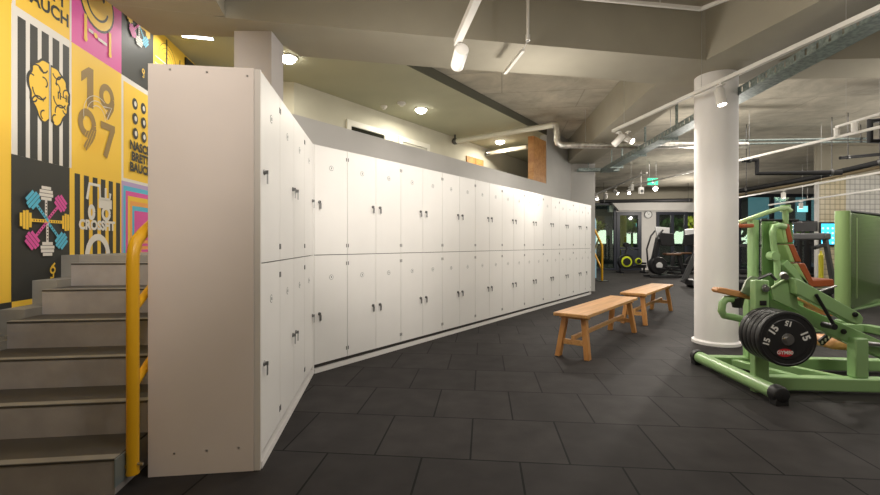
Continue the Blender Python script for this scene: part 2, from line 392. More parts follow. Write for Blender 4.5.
for i, (x0, x1, zt, inner) in enumerate(((346, 387, 3.14, m_doorshade), (398, 429, 3.12, m_doorp), (507, 525, 3.0, m_doorp))):
    p0, p1 = onD(DB, x0), onD(DB, x1); L = (p1 - p0).length; t = (p1 - p0).normalized()
    e = thing('door_%d' % (i + 1), 'x', 'door', (p0.x, p0.y, ZU), math.atan2(t.y, t.x)); del e['label']; del e['category']; e['kind'] = 'structure'
    H = zt - ZU
    b = MB(); b.box(0, .09, -.03, 0, 0, H); b.box(L - .09, L, -.03, 0, 0, H); b.box(.09, L - .09, -.03, 0, H - .09, H); b.build('door_frame', m_doorw, e, local=True)
    b = MB(); b.box(.095, L - .095, -.012, -.004, 0, H - .095); b.build('door_leaf', inner, e, local=True)
    b = MB(); b.tube([(L - .18, -.05, 1.0), (L - .30, -.05, 1.0)], .01, 8); b.tube([(L - .18, -.012, 1.0), (L - .18, -.05, 1.0)], .01, 8); b.build('door_handle', m_steel, e, local=True)

# ------------------------------------------------------------------ stairs
e = thing('staircase', 'grey stone-clad staircase climbing beside the mural wall', 'stairs', (*W(-1.74, 2.2), 0), math.atan2(v1.y, v1.x))
RL, RR = -2.27, -1.205; RI = .165; RUN = .275; S0 = 2.147
for i in range(6):
    s0 = S0 + i * RUN; s1 = s0 + RUN if i < 5 else LF
    zt = RI * (i + 1)
    b = MB(); b.prism([W(RL, s0 + .004), W(RR, s0 + .004), W(RR, s1 + .012), W(RL, s1 + .012)], RI * i if i else 0, zt - .012); b.build('riser', m_stair, e)
    b = MB(); b.prism([W(RL, s0), W(RR, s0), W(RR, s1 + .012), W(RL, s1 + .012)], zt - .012, zt); b.build('tread', m_tread, e, .002)
    b = MB(); b.prism([W(RL, s0 - .002), W(RR, s0 - .002), W(RR, s0 + .045), W(RL, s0 + .045)], zt - .002, zt + .0015); b.build('nosing', m_nose, e)
    if i < 5:
        b = MB(); b.prism([W(RL, s1 + .013), W(RR, s1 + .013), W(RR, 3.6), W(RL, 3.6)], 0 if i == 0 else RI * i, RI * (i + 1) - .013)
        b.build('stair_core', m_stair, e)
b = MB(); b.prism([W(RL, LF - .05), W(RR, LF - .05), W(RR, LF), W(RL, LF)], .99, ZU); b.build('landing_edge', m_nose, e)
for i in range(-1, 6):
    s0 = S0 + i * RUN + .138; zt = RI * (i + 1) + .052
    b = MB(); b.prism([W(RW, s0), W(RL, s0), W(RL, s0 + RUN), W(RW, s0 + RUN)], 0, zt); b.build('stringer', m_stringer, e)
# steel cheek on the first step
b = MB(); b.prism([W(RR + .001, S0 - .004), W(RR + .006, S0 - .004), W(RR + .006, S0 + .2), W(RR + .001, S0 + .2)], .035, RI - .004); b.build('side_plate', mat('plate_bluegrey', (.25, .30, .31), .4, .4), e)

# handrail
e = thing('handrail', 'yellow tubular steel handrail at the right edge of the stairs', 'handrail', (*W(-1.172, 2.3), 0), 0)
def HW(r, s, z): q = W(r, s); return Vector((q.x, q.y, z))
hr = -1.172; rs = .0265
p = HW(hr, 2.23, 0); sl = RI / RUN
b = MB(); b.tube([HW(hr, 2.23, .06), HW(hr, 2.23, 1.04), HW(hr, 2.233, 1.08), HW(hr, 2.243, 1.115), HW(hr, 2.265, 1.148), HW(hr, 2.32, 1.185), HW(hr, 3.5, 1.185 + 1.1 * sl), HW(hr, 3.62, 1.90)], rs, 20); b.build('top_rail', m_yel, e)
for z0 in (.46, .82):
    b = MB(); b.tube([HW(hr, 2.23, z0), HW(hr, 3.5, z0 + 1.185 * sl)], .019, 14); b.build('lower_rail', m_yel, e)
b = MB(); b.tube([HW(hr, 3.5, 1.0), HW(hr, 3.5, 1.88)], rs, 16); b.build('upper_post', m_yel, e)
b = MB(); b.tube([HW(hr - .033, 2.23, .09), HW(hr, 2.23, .09)], .012, 12); b.build('bracket', m_yel, e)
b = MB(); b.tube([HW(hr + .02, 2.225, .10), HW(hr + .05, 2.22, .10)], .006, 10); b.build('bolt', m_steel, e)
b = MB(); b.lathe(HW(hr, 2.23, .052), (0, 0, 1), [(0, .028), (.010, .028)], 20); b.build('foot_cap', m_yel, e)

# ------------------------------------------------------------------ mural posters
def text_shape(txt, bold=.02):
    cu = bpy.data.curves.new('t', 'FONT'); cu.body = txt; cu.align_x = 'CENTER'; cu.align_y = 'CENTER'; cu.size = 1; cu.offset = bold; cu.resolution_u = 3
    o = bpy.data.objects.new('t', cu); C.objects.link(o)
    bpy.context.view_layer.update()
    dg = bpy.context.evaluated_depsgraph_get(); me = o.evaluated_get(dg).to_mesh()
    vs = [(v.co.x, v.co.y) for v in me.vertices]; fs = [tuple(p.vertices) for p in me.polygons]
    o.evaluated_get(dg).to_mesh_clear(); bpy.data.objects.remove(o); bpy.data.curves.remove(cu)
    return vs, fs
class Poster:
    """flat print on the left wall; coordinates are metres along the wall from s0 and height z"""
    def __init__(s, s0, s1, z0, z1, bg): 
        s.b = MB(); s.s0, s.s1, s.z0, s.z1 = s0, s1, z0, z1; s.k = 0
        s.e0 = .004
        s.b.mat(m_print[bg]); a, c = W(RW + .0005, s0), W(RW + .0005, s1); a2_, c2_ = W(RW + s.e0, s0), W(RW + s.e0, s1)
        s.b.prism([a, c, c2_, a2_], z0, z1)
    def lay(s): s.k += 1; return RW + s.e0 + .0007 * s.k
    def clipp(s, pts):
        return [(min(max(x, 0), s.s1 - s.s0), min(max(z, 0), s.z1 - s.z0)) for x, z in pts]
    def poly(s, pts, m, lay=None, clip=True):
        r = lay if lay else s.lay(); s.b.mat(m_print[m])
        if clip: pts = s.clipp(pts)
        vs = []
        for x, z in pts: q = W(r, s.s0 + x); vs.append((q.x, q.y, s.z0 + z))
        s.b.add(vs, [tuple(range(len(pts)))]); return r
    def rect(s, x0, x1, z0, z1, m, lay=None): return s.poly([(x0, z0), (x1, z0), (x1, z1), (x0, z1)], m, lay)
    def ell(s, x, z, rx, rz, m, lay=None, n=28, rot=0.):
        return s.poly([(x + rx * math.cos(2 * PI * i / n) * math.cos(rot) - rz * math.sin(2 * PI * i / n) * math.sin(rot),
                        z + rx * math.cos(2 * PI * i / n) * math.sin(rot) + rz * math.sin(2 * PI * i / n) * math.cos(rot)) for i in range(n)], m, lay)
    def stroke(s, pts, w_, m, lay=None):
        r = lay if lay else s.lay(); s.b.mat(m_print[m])
        pts = s.clipp(pts)
        pv = [Vector(p_) for p_ in pts]; n = len(pv); Lf = []; Rt = []
        for i, p_ in enumerate(pv):
            t = (pv[min(i + 1, n - 1)] - pv[max(i - 1, 0)]); t = t.normalized() if t.length > 0 else Vector((1, 0))
            nn = Vector((-t.y, t.x)) * w_ / 2; Lf.append(p_ + nn); Rt.append(p_ - nn)
        allp = s.clipp([tuple(v) for v in Lf + Rt]); vs = []
        for x, z in allp: q = W(r, s.s0 + x); vs.append((q.x, q.y, s.z0 + z))
        s.b.add(vs, [(i, i + 1, n + i + 1, n + i) for i in range(n - 1)]); return r
    def arc(s, x, z, r0, a0_, a1_, w_, m, lay=None, n=14, rz=None):
        rz = rz or r0
        return s.stroke([(x + r0 * math.cos(R(a0_ + (a1_ - a0_) * i / n)), z + rz * math.sin(R(a0_ + (a1_ - a0_) * i / n))) for i in range(n + 1)], w_, m, lay)
    def text(s, txt, x, z, size, m, rot=0., bold=.03, sx=1.):
        r = s.lay(); s.b.mat(m_print[m]); vs, fs = text_shape(txt, bold); out = []
        for a, c in vs:
            a *= size * sx; c *= size
            xx = x + a * math.cos(rot) - c * math.sin(rot); zz = z + a * math.sin(rot) + c * math.cos(rot)
            q = W(r, s.s0 + xx); out.append((q.x, q.y, s.z0 + zz))
        s.b.add(out, fs)
    def dumbbell(s, x, z, L, a, m, stem='white', inner=0.2):
        """arm with a handle and three weight discs, pointing along angle a from (x,z)"""
        dx, dz = math.cos(a), math.sin(a); nx, nz = -dz, dx; L0 = L
        def bar(t0, t1, hw, mm, lay):
            s.poly([(x + dx * t0 + nx * hw, z + dz * t0 + nz * hw), (x + dx * t1 + nx * hw, z + dz * t1 + nz * hw),
                    (x + dx * t1 - nx * hw, z + dz * t1 - nz * hw), (x + dx * t0 - nx * hw, z + dz * t0 - nz * hw)], mm, lay)
        r = s.lay(); bar(.0, L * .62, .011, m, r)
        r = s.lay()
        for k in range(5): bar(L * (.12 + .09 * k), L * (.15 + .09 * k), .006, 'black', r)
        r = s.lay()
        for t0, hw in ((.58, .050), (.68, .066), (.78, .062), (.88, .045)):
            bar(L * t0, L * (t0 + .085), hw, m, r)
    def done(s, label):
        o = s.b.build('mural_poster', smooth=False); tag(o, label, 'poster', 'printed posters of the stair mural'); return o
Z0, Z1, Z2, Z3 = .75, 1.722, 2.71, 3.57
sA, sB, sC, sD, sE = 3.216, 3.751, 4.43, 5.0, 5.72
# check border under the mural
q = Poster(1.2, sA, .45, .75, 'black'); q.done('black band under the plain yellow strip at the far left of the mural')
q = Poster(sA, sB, .45, .75, 'yellow'); q.done('yellow band under the black poster with coloured dumbbells')
# col 1 top
q = Poster(sA, sB, Z2, Z3, 'yellow'); q.rect(0, .03, 0, .86, 'white'); q.text('BRETT', .30, .26, .135, 'black'); q.text('BAUCH', .30, .135, .135, 'black'); q.done('yellow poster with black lettering at the top left of the mural')
# col 1 middle: stripes and brain
q = Poster(sA, sB, Z1, Z2, 'white'); Wd = sB - sA; lay = None
for k in range(5):
    x0 = .045 + k * .104; lay = q.rect(x0, x0 + .068, .0, .93, 'black', lay)
def brain(q, cx, cz, sx, sz):
    L_ = [(-.02, .98), (-.35, 1.0), (-.5, .85), (-.82, .72), (-.8, .5), (-1.0, .3), (-.98, .0), (-.85, -.15), (-.88, -.4), (-.62, -.58), (-.5, -.85), (-.25, -.98), (-.03, -.8)]
    for _ in range(2):
        n_ = len(L_); L2_ = [L_[0]]
        for a_, b_ in zip(L_, L_[1:]): L2_ += [(a_[0] * .75 + b_[0] * .25, a_[1] * .75 + b_[1] * .25), (a_[0] * .25 + b_[0] * .75, a_[1] * .25 + b_[1] * .75)]
        L_ = L2_ + [L_[-1]]
    def T(p_, g=1.): return (cx + p_[0] * sx * g, cz + p_[1] * sz * g)
    for sgn in (-1, 1):
        pts = [(-p_[0] * sgn * -1 if sgn == 1 else p_[0], p_[1] * (1 if sgn == -1 else .96)) for p_ in L_]
        if sgn == 1: pts = [(-p_[0], p_[1] * .96 - .03) for p_ in L_]
        r = q.poly([T(p_, 1.0) for p_ in pts], 'black'); 
        q.poly([(cx + (p_[0] * .86 + sgn * .03) * sx, cz + p_[1] * .93 * sz) for p_ in pts], 'yellow')
        lay = q.arc(cx + sgn * .55 * sx, cz + .45 * sz, .28 * sx, 20, 200, .011, 'black')
        q.arc(cx + sgn * .45 * sx, cz - .0 * sz, .3 * sx, 180, 330, .011, 'black', lay)
        q.arc(cx + sgn * .5 * sx, cz - .45 * sz, .28 * sx, 40, 190, .011, 'black', lay)
        q.arc(cx + sgn * .3 * sx, cz + .75 * sz, .2 * sx, 200, 340, .011, 'black', lay)
        q.arc(cx + sgn * .25 * sx, cz - .7 * sz, .16 * sx, 90, 240, .011, 'black', lay)
        q.arc(cx + sgn * .78 * sx, cz + .2 * sz, .18 * sx, 60, 220, .011, 'black', lay)
        q.arc(cx + sgn * .28 * sx, cz + .28 * sz, .16 * sx, -60, 110, .011, 'black', lay)
        q.arc(cx + sgn * .72 * sx, cz - .28 * sz, .15 * sx, 200, 350, .011, 'black', lay)
    lay = q.rect(cx + .42 * sx, cx + .78 * sx, cz + .07 * sz, cz + .1 * sz, 'black')
    for k in (.36, .46, .74, .84): q.rect(cx + k * sx - .006, cx + k * sx + .006, cz - .02 * sz, cz + .20 * sz, 'black', lay)
brain(q, .33, .50, .215, .24)
q.done('poster of a yellow cartoon brain over black and white stripes')
# col 1 bottom
def star(q, cx, cz, L, off=0):
    cols = ['white', 'pink', 'yellow', 'blue', 'white', 'pink', 'yellow', 'blue']
    for k in range(8): q.dumbbell(cx, cz, L * (1 if k % 2 == 0 else 1.0), R(90 - 45 * k), cols[k])
q = Poster(sA, sB, Z0, Z1, 'black'); star(q, .295, .545, .26)
q.arc(.335, .19, .022, 0, 360, .014, 'yellow'); q.stroke([(.31, .135), (.34, .135), (.34, .175)], .014, 'yellow'); q.stroke([(.32, .21), (.355, .24)], .014, 'yellow')
q.done('black poster with a star of pink, blue, yellow and white dumbbells above the lower steps')
# col 2 top: smiling face
q = Poster(sB, sC, Z2, Z3, 'pink'); q.rect(0, .02, 0, .86, 'white')
q.ell(.335, .47, .23, .235, 'black'); q.ell(.335, .47, .21, .215, 'yellow'); q.arc(.335, .47, .14, 195, 345, .02, 'black'); q.ell(.26, .56, .02, .05, 'black'); q.ell(.41, .56, .02, .05, 'black')
for x in (.16, .48): q.rect(x, x + .035, .10, .30, 'yellow'); q.ell(x + .017, .10, .022, .025, 'yellow')
q.rect(.21, .27, .175, .20, 'white'); q.ell(.30, .18, .024, .022, 'yellow'); q.rect(.33, .45, .155, .18, 'white')
q.done('pink poster with a dripping yellow smiling face')
# col 2 middle 1997
q = Poster(sB, sC, Z1, Z2, 'yellow'); q.rect(0, .02, 0, .985, 'white')
q.poly([(.13, .80), (.22, .87), (.28, .87), (.28, .54), (.20, .54), (.20, .78), (.13, .72)], 'brown')
q.arc(.46, .70, .078, 0, 360, .055, 'brown', None, 22, .085); q.stroke([(.54, .68), (.53, .62), (.46, .52)], .055, 'brown')
q.arc(.20, .40, .082, 0, 360, .058, 'brown', None, 22, .09); q.stroke([(.285, .38), (.27, .31), (.17, .19)], .058, 'brown')
q.stroke([(.37, .44), (.57, .44)], .06, 'brown'); q.stroke([(.54, .43), (.50, .34), (.43, .17)], .06, 'brown')
for k in range(9): lay = q.stroke([(.10 + k * .03, .17), (.20 + k * .03, .36)], .004, 'yellow', None if k == 0 else lay)
for k in range(3): q.arc(.33, .48, .10 + .04 * k, 30 * k, 130 + 35 * k, .005, 'white', lay)
q.stroke([(.40, .60), (.52, .62), (.45, .50)], .008, 'white')
q.done('yellow poster with the brown numerals 1997')
# col 2 bottom: crossfit
q = Poster(sB, sC, Z0, Z1, 'yellow'); lay = None
for k in range(6): x0 = .055 + k * .108; lay = q.rect(x0, x0 + .062, 0, .94, 'black', lay)
lay = q.stroke([(.20, .75), (.23, .88), (.36, .88), (.37, .77), (.50, .77), (.51, .83)], .030, 'white')
q.rect(.35, .53, .69, .77, 'white', lay); q.rect(.43, .455, .76, .87, 'white', lay); q.arc(.45, .645, .05, 0, 360, .03, 'white'); q.arc(.255, .645, .03, 0, 360, .034, 'white', None, 14, .05)
q.text('CROSSFIT', .335, .535, .108, 'white', bold=.05); q.arc(.335, .27, .14, 0, 360, .055, 'white', None, 24, .17)
q.done('poster of a white tractor and lettering over black and yellow stripes')
# col 3 top
q = Poster(sC, sD, Z2, Z3, 'black'); star(q, .28, .60, .22); q.arc(.34, .16, .02, 0, 360, .012, 'yellow'); q.stroke([(.32, .10), (.35, .10), (.35, .14)], .01, 'yellow')
q.done('black poster with coloured dumbbells high beside the ceiling beam')
# col 3 middle
q = Poster(sC, sD, Z1, Z2, 'white'); q.rect(.03, .54, .03, .94, 'yellow')
for rr in range(3):
    for cc in range(2):
        x = .22 + cc * .15; z = .78 - rr * .145
        lay = q.ell(x, z, .048, .056, 'black'); l2 = q.ell(x + .008, z + .002, .022, .026, 'white')
q.text('NASCH', .31, .36, .115, 'black', bold=.05); q.text('BRETT', .31, .255, .115, 'black', bold=.05); q.text('BAUCH', .31, .15, .115, 'black', bold=.05)
q.done('yellow poster with six black eyes and lettering')
# col 3 bottom
q = Poster(sC, sD, Z0, Z1, 'lilac')
for k, c in enumerate(('blue', 'pink', 'yellow', 'orange', 'blue', 'pink')): q.rect(.03 + .035 * k, .57, 0, .93 - .045 * k, c)
q.rect(.30, .50, .25, .55, 'orange')
for k in range(4): q.rect(.33, .47, .30 + .06 * k, .325 + .06 * k, 'pink')
q.done('poster of nested pink, blue and yellow frames behind the handrail bend')
# col 4
q = Poster(sD, sE, Z1, ZC - .001, 'yellow')
for k in range(4): q.arc(.30, 1.45, .05 + .05 * k, 0, 360, .006, 'black', None, 20)
q.stroke([(.28, .9), (.28, 1.7)], .03, 'black'); q.stroke([(.55, .9), (.6, 1.6)], .02, 'black')
for k in range(4): q.rect(.02, .5, 1.2 + .07 * k, 1.21 + .07 * k, 'white')
q.done('yellow poster with thin black line art past the end locker panel')
b = MB(); b.prism([W(RW, sE + .02), W(RW + .02, sE + .02), W(RW + .02, sE + .5), W(RW, sE + .5)], ZU, 3.42)
struct(b.build('door_4', m_blkp))

# ------------------------------------------------------------------ lockers
ZT = 2.0; ZM = 1.032; ZL = .075; DEP = .49; ORD = ['first', 'second', 'third', 'fourth', 'fifth', 'sixth', 'seventh', 'eighth', 'ninth']
lock_mb = MB(); lock_mb.lathe((0, 0, 0), (0, -1, 0), [(0, .015), (.005, .015), (.007, .011), (.012, .011)], 16)
lock_mb.box(-.0025, .0025, -.022, -.012, -.010, .010); lock_mb.box(-.010, .010, -.019, -.016, -.060, -.010)
lock_proto = lock_mb.build('lock', mat('lock_metal', (.22, .22, .22), .35, .7)); lock_me = lock_proto.data; bpy.data.objects.remove(lock_proto)
lab = MB(); lab.mat(mat('label_ring', (.25, .25, .25), .5)); lab.lathe((0, 0, 0), (0, -1, 0), [(0, .023), (.001, .023)], 20); lab.mat(mat('label_white', (.85, .85, .82), .4)); lab.lathe((0, 0, 0), (0, -1, 0), [(0, .018), (.002, .018)], 20)
lab.mat(mat('label_ink', (.08, .08, .08), .5)); lab.box(-.005, .005, -.0035, -.002, -.008, .009)
lp = lab.build('number_label'); lab_me = lp.data; bpy.data.objects.remove(lp)
hg = MB(); hg.box(-.004, .004, -.003, .0, -.016, .016); hp = hg.build('hinge', m_darksteel); hg_me = hp.data; bpy.data.objects.remove(hp)
def sub(name, me, parent, loc):
    o = bpy.data.objects.new(name, me); C.objects.link(o); o.parent = parent; o.location = loc; return o
def cabinet(org, u, off, widths, sides, label, end=None):
    p0 = org + u * off; rz = math.atan2(u.y, u.x); Wt = sum(widths)
    e = thing('locker_cabinet', label, 'locker', (p0.x, p0.y, 0), rz, 'white lockers along the wall')
    b = MB(); b.mat(m_lock)
    x0 = .0005
    b.box(x0, Wt - .0005, .0215, DEP, .078, ZT - .0)
    b.mat(m_gapshade); b.box(x0, Wt - .0005, .019, .0214, .078, ZT); b.box(x0, Wt - .0005, .045, DEP, 0, .0779)
    b.build('body', None, e, local=True, smooth=False)
    b = MB(); b.box(x0, Wt - .0005, -.006, .04, 0, .034); b.build('plinth', m_plinth, e, local=True)
    x = 0
    for w_, sd in zip(widths, sides):
        for (z0, z1, zk, zn) in ((ZL, ZM - .003, .515, .83), (ZM + .003, ZT, 1.50, 1.815)):
            b = MB(); b.box(x + .0024, x + w_ - .0024, 0, .018, z0, z1)
            d = b.build('door', m_lock, e, .0012, local=True)
            xk = x + .055 if sd == 'L' else x + w_ - .045
            sub('lock', lock_me, d, (xk, 0, zk))
            sub('number_label', lab_me, d, (x + w_ / 2, 0, zn))
            xh = x + w_ - .012 if sd == 'L' else x + .012
            for zh in (z0 + .08, z1 - .08): sub('hinge', hg_me, d, (xh, 0, zh))
        x += w_
    if end:
        b = MB(); b.box(-.02, -.0005, .030, DEP + .03, 0, ZT + .005); b.build('side_panel', m_lockend, e, .001, local=True)
        b = MB(); b.box(-.017, -.0005, -.001, .0285, 0, ZT + .002); b.build('edge_strip', mat('edge_grey', (.66, .62, .58), .5), e, .001, local=True)
        for (yy, zz) in ((.10, .12), (.25, .115), (.40, .11), (.06, 1.965), (.25, 1.975), (.42, 1.98)):
            b = MB(); b.lathe((-.0205, yy, zz), (-1, 0, 0), [(0, .005), (.001, .005)], 10); b.build('screw_cap', m_steel, e, local=True)
    return e
w1 = (L1 - .024) / 4
cabinet(A, u1, .02, [w1], 'L', 'white locker nearest the stairs, one column wide, with the beige end panel', True)
cabinet(A, u1, .02 + w1, [w1, w1], 'RL', 'white two-column locker between the end-panel locker and the inner corner')
cabinet(A, u1, .02 + 3 * w1, [w1], 'R', 'narrow white locker on the short row, touching the inner corner')
w2 = (L2 - .02) / 20
cabinet(B, u2, .012, [w2], 'L', 'white one-column locker starting the long row at the inner corner')
for k in range(9):
    far = ('brightly lit ' if k in (0, 1, 3) else '')
    cabinet(B, u2, .012 + (1 + 2 * k) * w2, [w2, w2], 'RL', far + 'white two-column locker, %s such unit of the long row from the corner' % ORD[k])
cabinet(B, u2, .012 + 19 * w2, [w2], 'L', 'one-column white locker closing the far end of the long row')
b = MB(); q0 = B + u2 * (.012 + 20 * w2 + .0005); b.prism([q0, q0 + u2 * .018, q0 + u2 * .018 + d2 * .5, q0 + d2 * .5], 0, ZT + .003)
tag(b.build('end_panel', m_lock), 'thin white board finishing the far end of the long locker row', 'panel')
# filler post in the corner
b = MB(); b.prism([B + Vector((.0, .0)), B + u2 * .011, B + u2 * .011 + d2 * .05, B - v1 * .05], 0, ZT); tag(b.build('corner_filler', m_lock), 'narrow white strip closing the inner corner between the locker rows', 'panel')

# ------------------------------------------------------------------ benches
def make_bench(label, c, ang):
    e = thing('wooden_bench', label, 'bench', (c[0], c[1], 0), ang, 'oak benches in front of the lockers')
    L, Wb, H, T = 1.84, .345, .445, .034
    b = MB(); b.box(-L / 2, L / 2, -Wb / 2, Wb / 2, H - T, H); b.build('seat', m_bench, e, .005, local=True)
    for sx in (-1, 1):
        for sy in (-1, 1):
            top = Vector((sx * (L / 2 - .13), sy * .095, H - T)); bot = Vector((sx * (L / 2 - .075), sy * .15, 0))
            t, wl = .03, .045; vs = []
            for p_ in (bot, top):
                for a, c_ in ((-1, -1), (1, -1), (1, 1), (-1, 1)): vs.append((p_.x + a * t * 1.15, p_.y + c_ * t * .85, p_.z))
            b = MB(); b.add(vs, [(0, 3, 2, 1), (4, 5, 6, 7), (0, 1, 5, 4), (1, 2, 6, 5), (2, 3, 7, 6), (3, 0, 4, 7)])
            b.build('leg', m_benchleg, e, .003, local=True)
        xx = sx * (L / 2 - .095)
        b = MB(); b.box(xx - .02, xx + .02, -.104, .104, .125, .175); b.build('crossbar', m_bench, e, .003, local=True)
        b = MB(); b.box(sx * (L / 2 - .13) - .035, sx * (L / 2 - .13) + .035, -.145, .145, H - T - .03, H - T - .0005); b.build('seat_batten', m_bench, e, .002, local=True)
    b = MB(); b.box(-(L / 2 - .075), L / 2 - .075, -.018, .018, .1755, .215); b.build('stretcher', m_bench, e, .003, local=True)
    return e
f0_, f1_ = G(587.5, 316, .445), G(640, 297, .445); g0_, g1_ = G(552, 312, .445), G(608.7, 295.3, .445)
c1 = (f0_ + f1_ + g0_ + g1_) / 4; d_ = (f1_ - f0_) + (g1_ - g0_)
make_bench('nearer light oak bench, standing closest to the viewer', c1, math.atan2(d_.y, d_.x))
h0_, h1_ = G(645, 295, .445), G(674, 284.3, .445); i0_, i1_ = G(620.8, 291.2, .445), G(651, 283, .445)
c2 = (h0_ + h1_ + i0_ + i1_) / 4; d_ = (h1_ - h0_) + (i1_ - i0_)
make_bench('farther light oak bench, beyond the first and beside the round column', c2, math.atan2(d_.y, d_.x))

# ------------------------------------------------------------------ plate-loaded leg machine
e = thing('leg_press_machine', 'light green plate-loaded leg machine in the right foreground', 'gym machine', (2.42, 3.45, 0), 0)
ft0, ft1 = Vector((2.385, 3.13, .075)), Vector((2.42, 4.10, .075))
def part(b, name, m, bev=0.): return b.build(name, m, e, bev)
b = MB(); b.tube([ft0, ft1], .052, 20); part(b, 'foot_tube', m_gr)
for p_, q_ in ((ft0, Vector((2.383, 3.055, .075))), (ft1, Vector((2.424, 4.18, .075)))):
    d = (q_ - p_)
    b = MB(); b.lathe(p_, d, [(0, .062), (d.length * .6, .062), (d.length * .9, .054), (d.length, .04)], 20); b.box(q_.x - .045, q_.x + .045, min(p_.y, q_.y) + .005, max(p_.y, q_.y) - .005, 0, .05); part(b, 'end_cap', m_blk, .004)
b = MB(); b.box(2.392, 2.502, 3.34, 3.40, .0, .855); part(b, 'upright', m_gr, .008)
b = MB(); b.beam((2.46, 3.39, .07), (4.4, 3.22, .07), .09, .10); part(b, 'front_rail', m_gr, .01)
b = MB(); b.beam((2.44, 3.98, .07), (4.5, 3.80, .07), .09, .10); part(b, 'rear_rail', m_gr, .01)
b = MB(); b.beam((3.17, 3.34, .12), (3.17, 3.34, .42), .08, .10); part(b, 'arm_post', m_gr, .01)
for x0, x1 in ((2.62, 2.80), (2.86, 3.12)):
    b = MB(); b.beam((x1, 3.40, .075), (x0, 3.93, .075), .06, .06); part(b, 'floor_brace', m_gr, .006)
b = MB(); b.beam((2.78, 3.94, .11), (2.78, 3.94, .74), .08, .09); part(b, 'rear_upright', m_gr, .01)
b = MB(); b.beam((2.47, 3.41, .76), (2.78, 3.90, .72), .07, .06); part(b, 'cross_tube', m_gr, .008)
# lever arm pair (lower beam, upper beam) in x-z outline
def pz(px, py, Y): v = P(px, py, Y); return (v.x, v.z)
Y0 = 3.36
b = MB(); b.xz([pz(x, y, Y0) for x, y in ((770, 291), (782, 296), (800, 305), (905, 351), (905, 368), (870, 353), (790, 316), (770, 307))], Y0 - .0, Y0 + .09, 0); part(b, 'lower_arm', m_gr, .006)
Y1 = 3.24
b = MB(); b.xz([pz(x, y, Y1) for x, y in ((795, 278), (801, 280), (860, 313), (864, 318), (863, 323), (857, 325), (850, 322), (797, 294))], Y1, Y1 + .07, 0); part(b, 'upper_arm', m_gr, .008)
b = MB(); b.xz([pz(x, y, 3.31) for x, y in ((771, 288), (786, 278), (795, 281), (797, 294), (800, 312), (774, 300))], Y1 + .071, Y1 + .09, 0); part(b, 'pivot_plate', m_gr, .003)
b = MB(); b.tube([P(771, 288, Y1 + .06), P(786, 278.3, Y1 + .06), P(796, 282, Y1 + .06)], .008, 8); part(b, 'plate_edge', mat('machine_green_light', (.40, .58, .28), .35))
b = MB(); b.xz([pz(x, y, 3.46) for x, y in ((741, 292), (746, 280), (751, 276), (757, 277), (757, 296), (748, 296))], Y0 + .09, Y0 + .11, 0); part(b, 'side_gusset', mat('gusset_grey', (.22, .27, .18), .4), .002)
b = MB(); b.lathe(P(785, 277, Y1 + .05), (.5, .8, .1), [(0, .026), (.09, .026)], 18); part(b, 'roller', m_steel)
# bolts
for (px, py, rr) in ((765, 288, .030), (843, 331.5, .020), (854.5, 314.5, .018), (775, 297, .010), (790, 303, .010)):
    Yb = Y0 - .003 if px < 780 else (Y1 - .002 if px == 854.5 else Y0 - .003)
    if px == 765: Yb = 3.33
    b = MB(); b.lathe(P(px, py, Yb), (0, -1, 0), [(0, rr), (.010, rr), (.012, rr * .6), (.02, rr * .6)], 16); part(b, 'bolt', m_steel if px < 800 else m_blk)
b = MB(); v = P(763, 303, 3.338); b.box(v.x - .025, v.x + .025, v.y - .004, v.y, v.z - .018, v.z + .018); part(b, 'plate_label', m_blkp)
b = MB(); b.tube([P(816, 294.5, Y1 - .02), P(835, 327, Y1 - .02)], .012, 10); b.lathe(P(835, 327, Y1 - .035), (0, 1, 0), [(0, .022), (.1, .022)], 14); part(b, 'gas_strut', m_blk)
b = MB(); b.tube([P(812, 294, 3.33), P(836, 286, 3.6)], .008, 10); part(b, 'pull_rod', m_steel)
b = MB(); b.tube([P(862, 343, 3.34), P(920, 350, 3.34)], .019, 14); part(b, 'plate_peg', m_steel)
b = MB(); b.lathe(P(857, 342.5, 3.34), (1, 0, -.08), [(0, .036), (.05, .036)], 18); part(b, 'peg_collar', m_blk)
b = MB(); b.xz([pz(x, y, 3.5) for x, y in ((819, 341), (829, 333), (834, 336), (823, 346))], 3.5, 3.52); part(b, 'slotted_plate', m_blk, .002)
for k in range(3):
    v = P(822.5 + 3.2 * k, 342.3 - 2.4 * k, 3.495); b = MB(); b.box(v.x - .005, v.x + .005, v.y - .002, v.y + .004, v.z - .012, v.z + .012); part(b, 'slot', mat('slot_white', (.7, .6, .5), .5))
# pads
b = MB(); b.xz([pz(x, y, 3.5) for x, y in ((717, 287.5), (725, 288), (753, 294), (753, 300.5), (717, 292.5), (715, 290))], 3.48, 3.56); part(b, 'side_pad', m_tan, .008)
b = MB(); b.tube([P(735, 299, 3.52), P(726, 299, 3.52), P(722.5, 303, 3.52), P(721.5, 311, 3.52), P(724, 315.5, 3.52), P(733, 317, 3.52), P(754, 322, 3.52)], .028, 12); part(b, 'pad_bracket', m_gr)
b = MB(); v = P(739, 299, 3.5); b.lathe((v.x, v.y + .02, v.z), (0, 0, -1), [(-.005, .05), (.07, .035)], 16); part(b, 'pad_knob', m_blk)
b = MB(); b.beam(P(792, 296, 3.75), P(826, 313, 3.75), .16, .045); part(b, 'shin_pad', m_tan, .012)
b = MB(); v0 = P(818, 341, 3.75); v1_ = P(860, 343, 3.75); b.beam(v0, v1_, .30, .085); part(b, 'seat_pad', m_tan, .03)
b = MB(); b.tube([P(800, 300, 3.72), P(795, 345, 3.80), (2.9, 3.9, .1)], .03, 12); part(b, 'pad_support', m_gr)
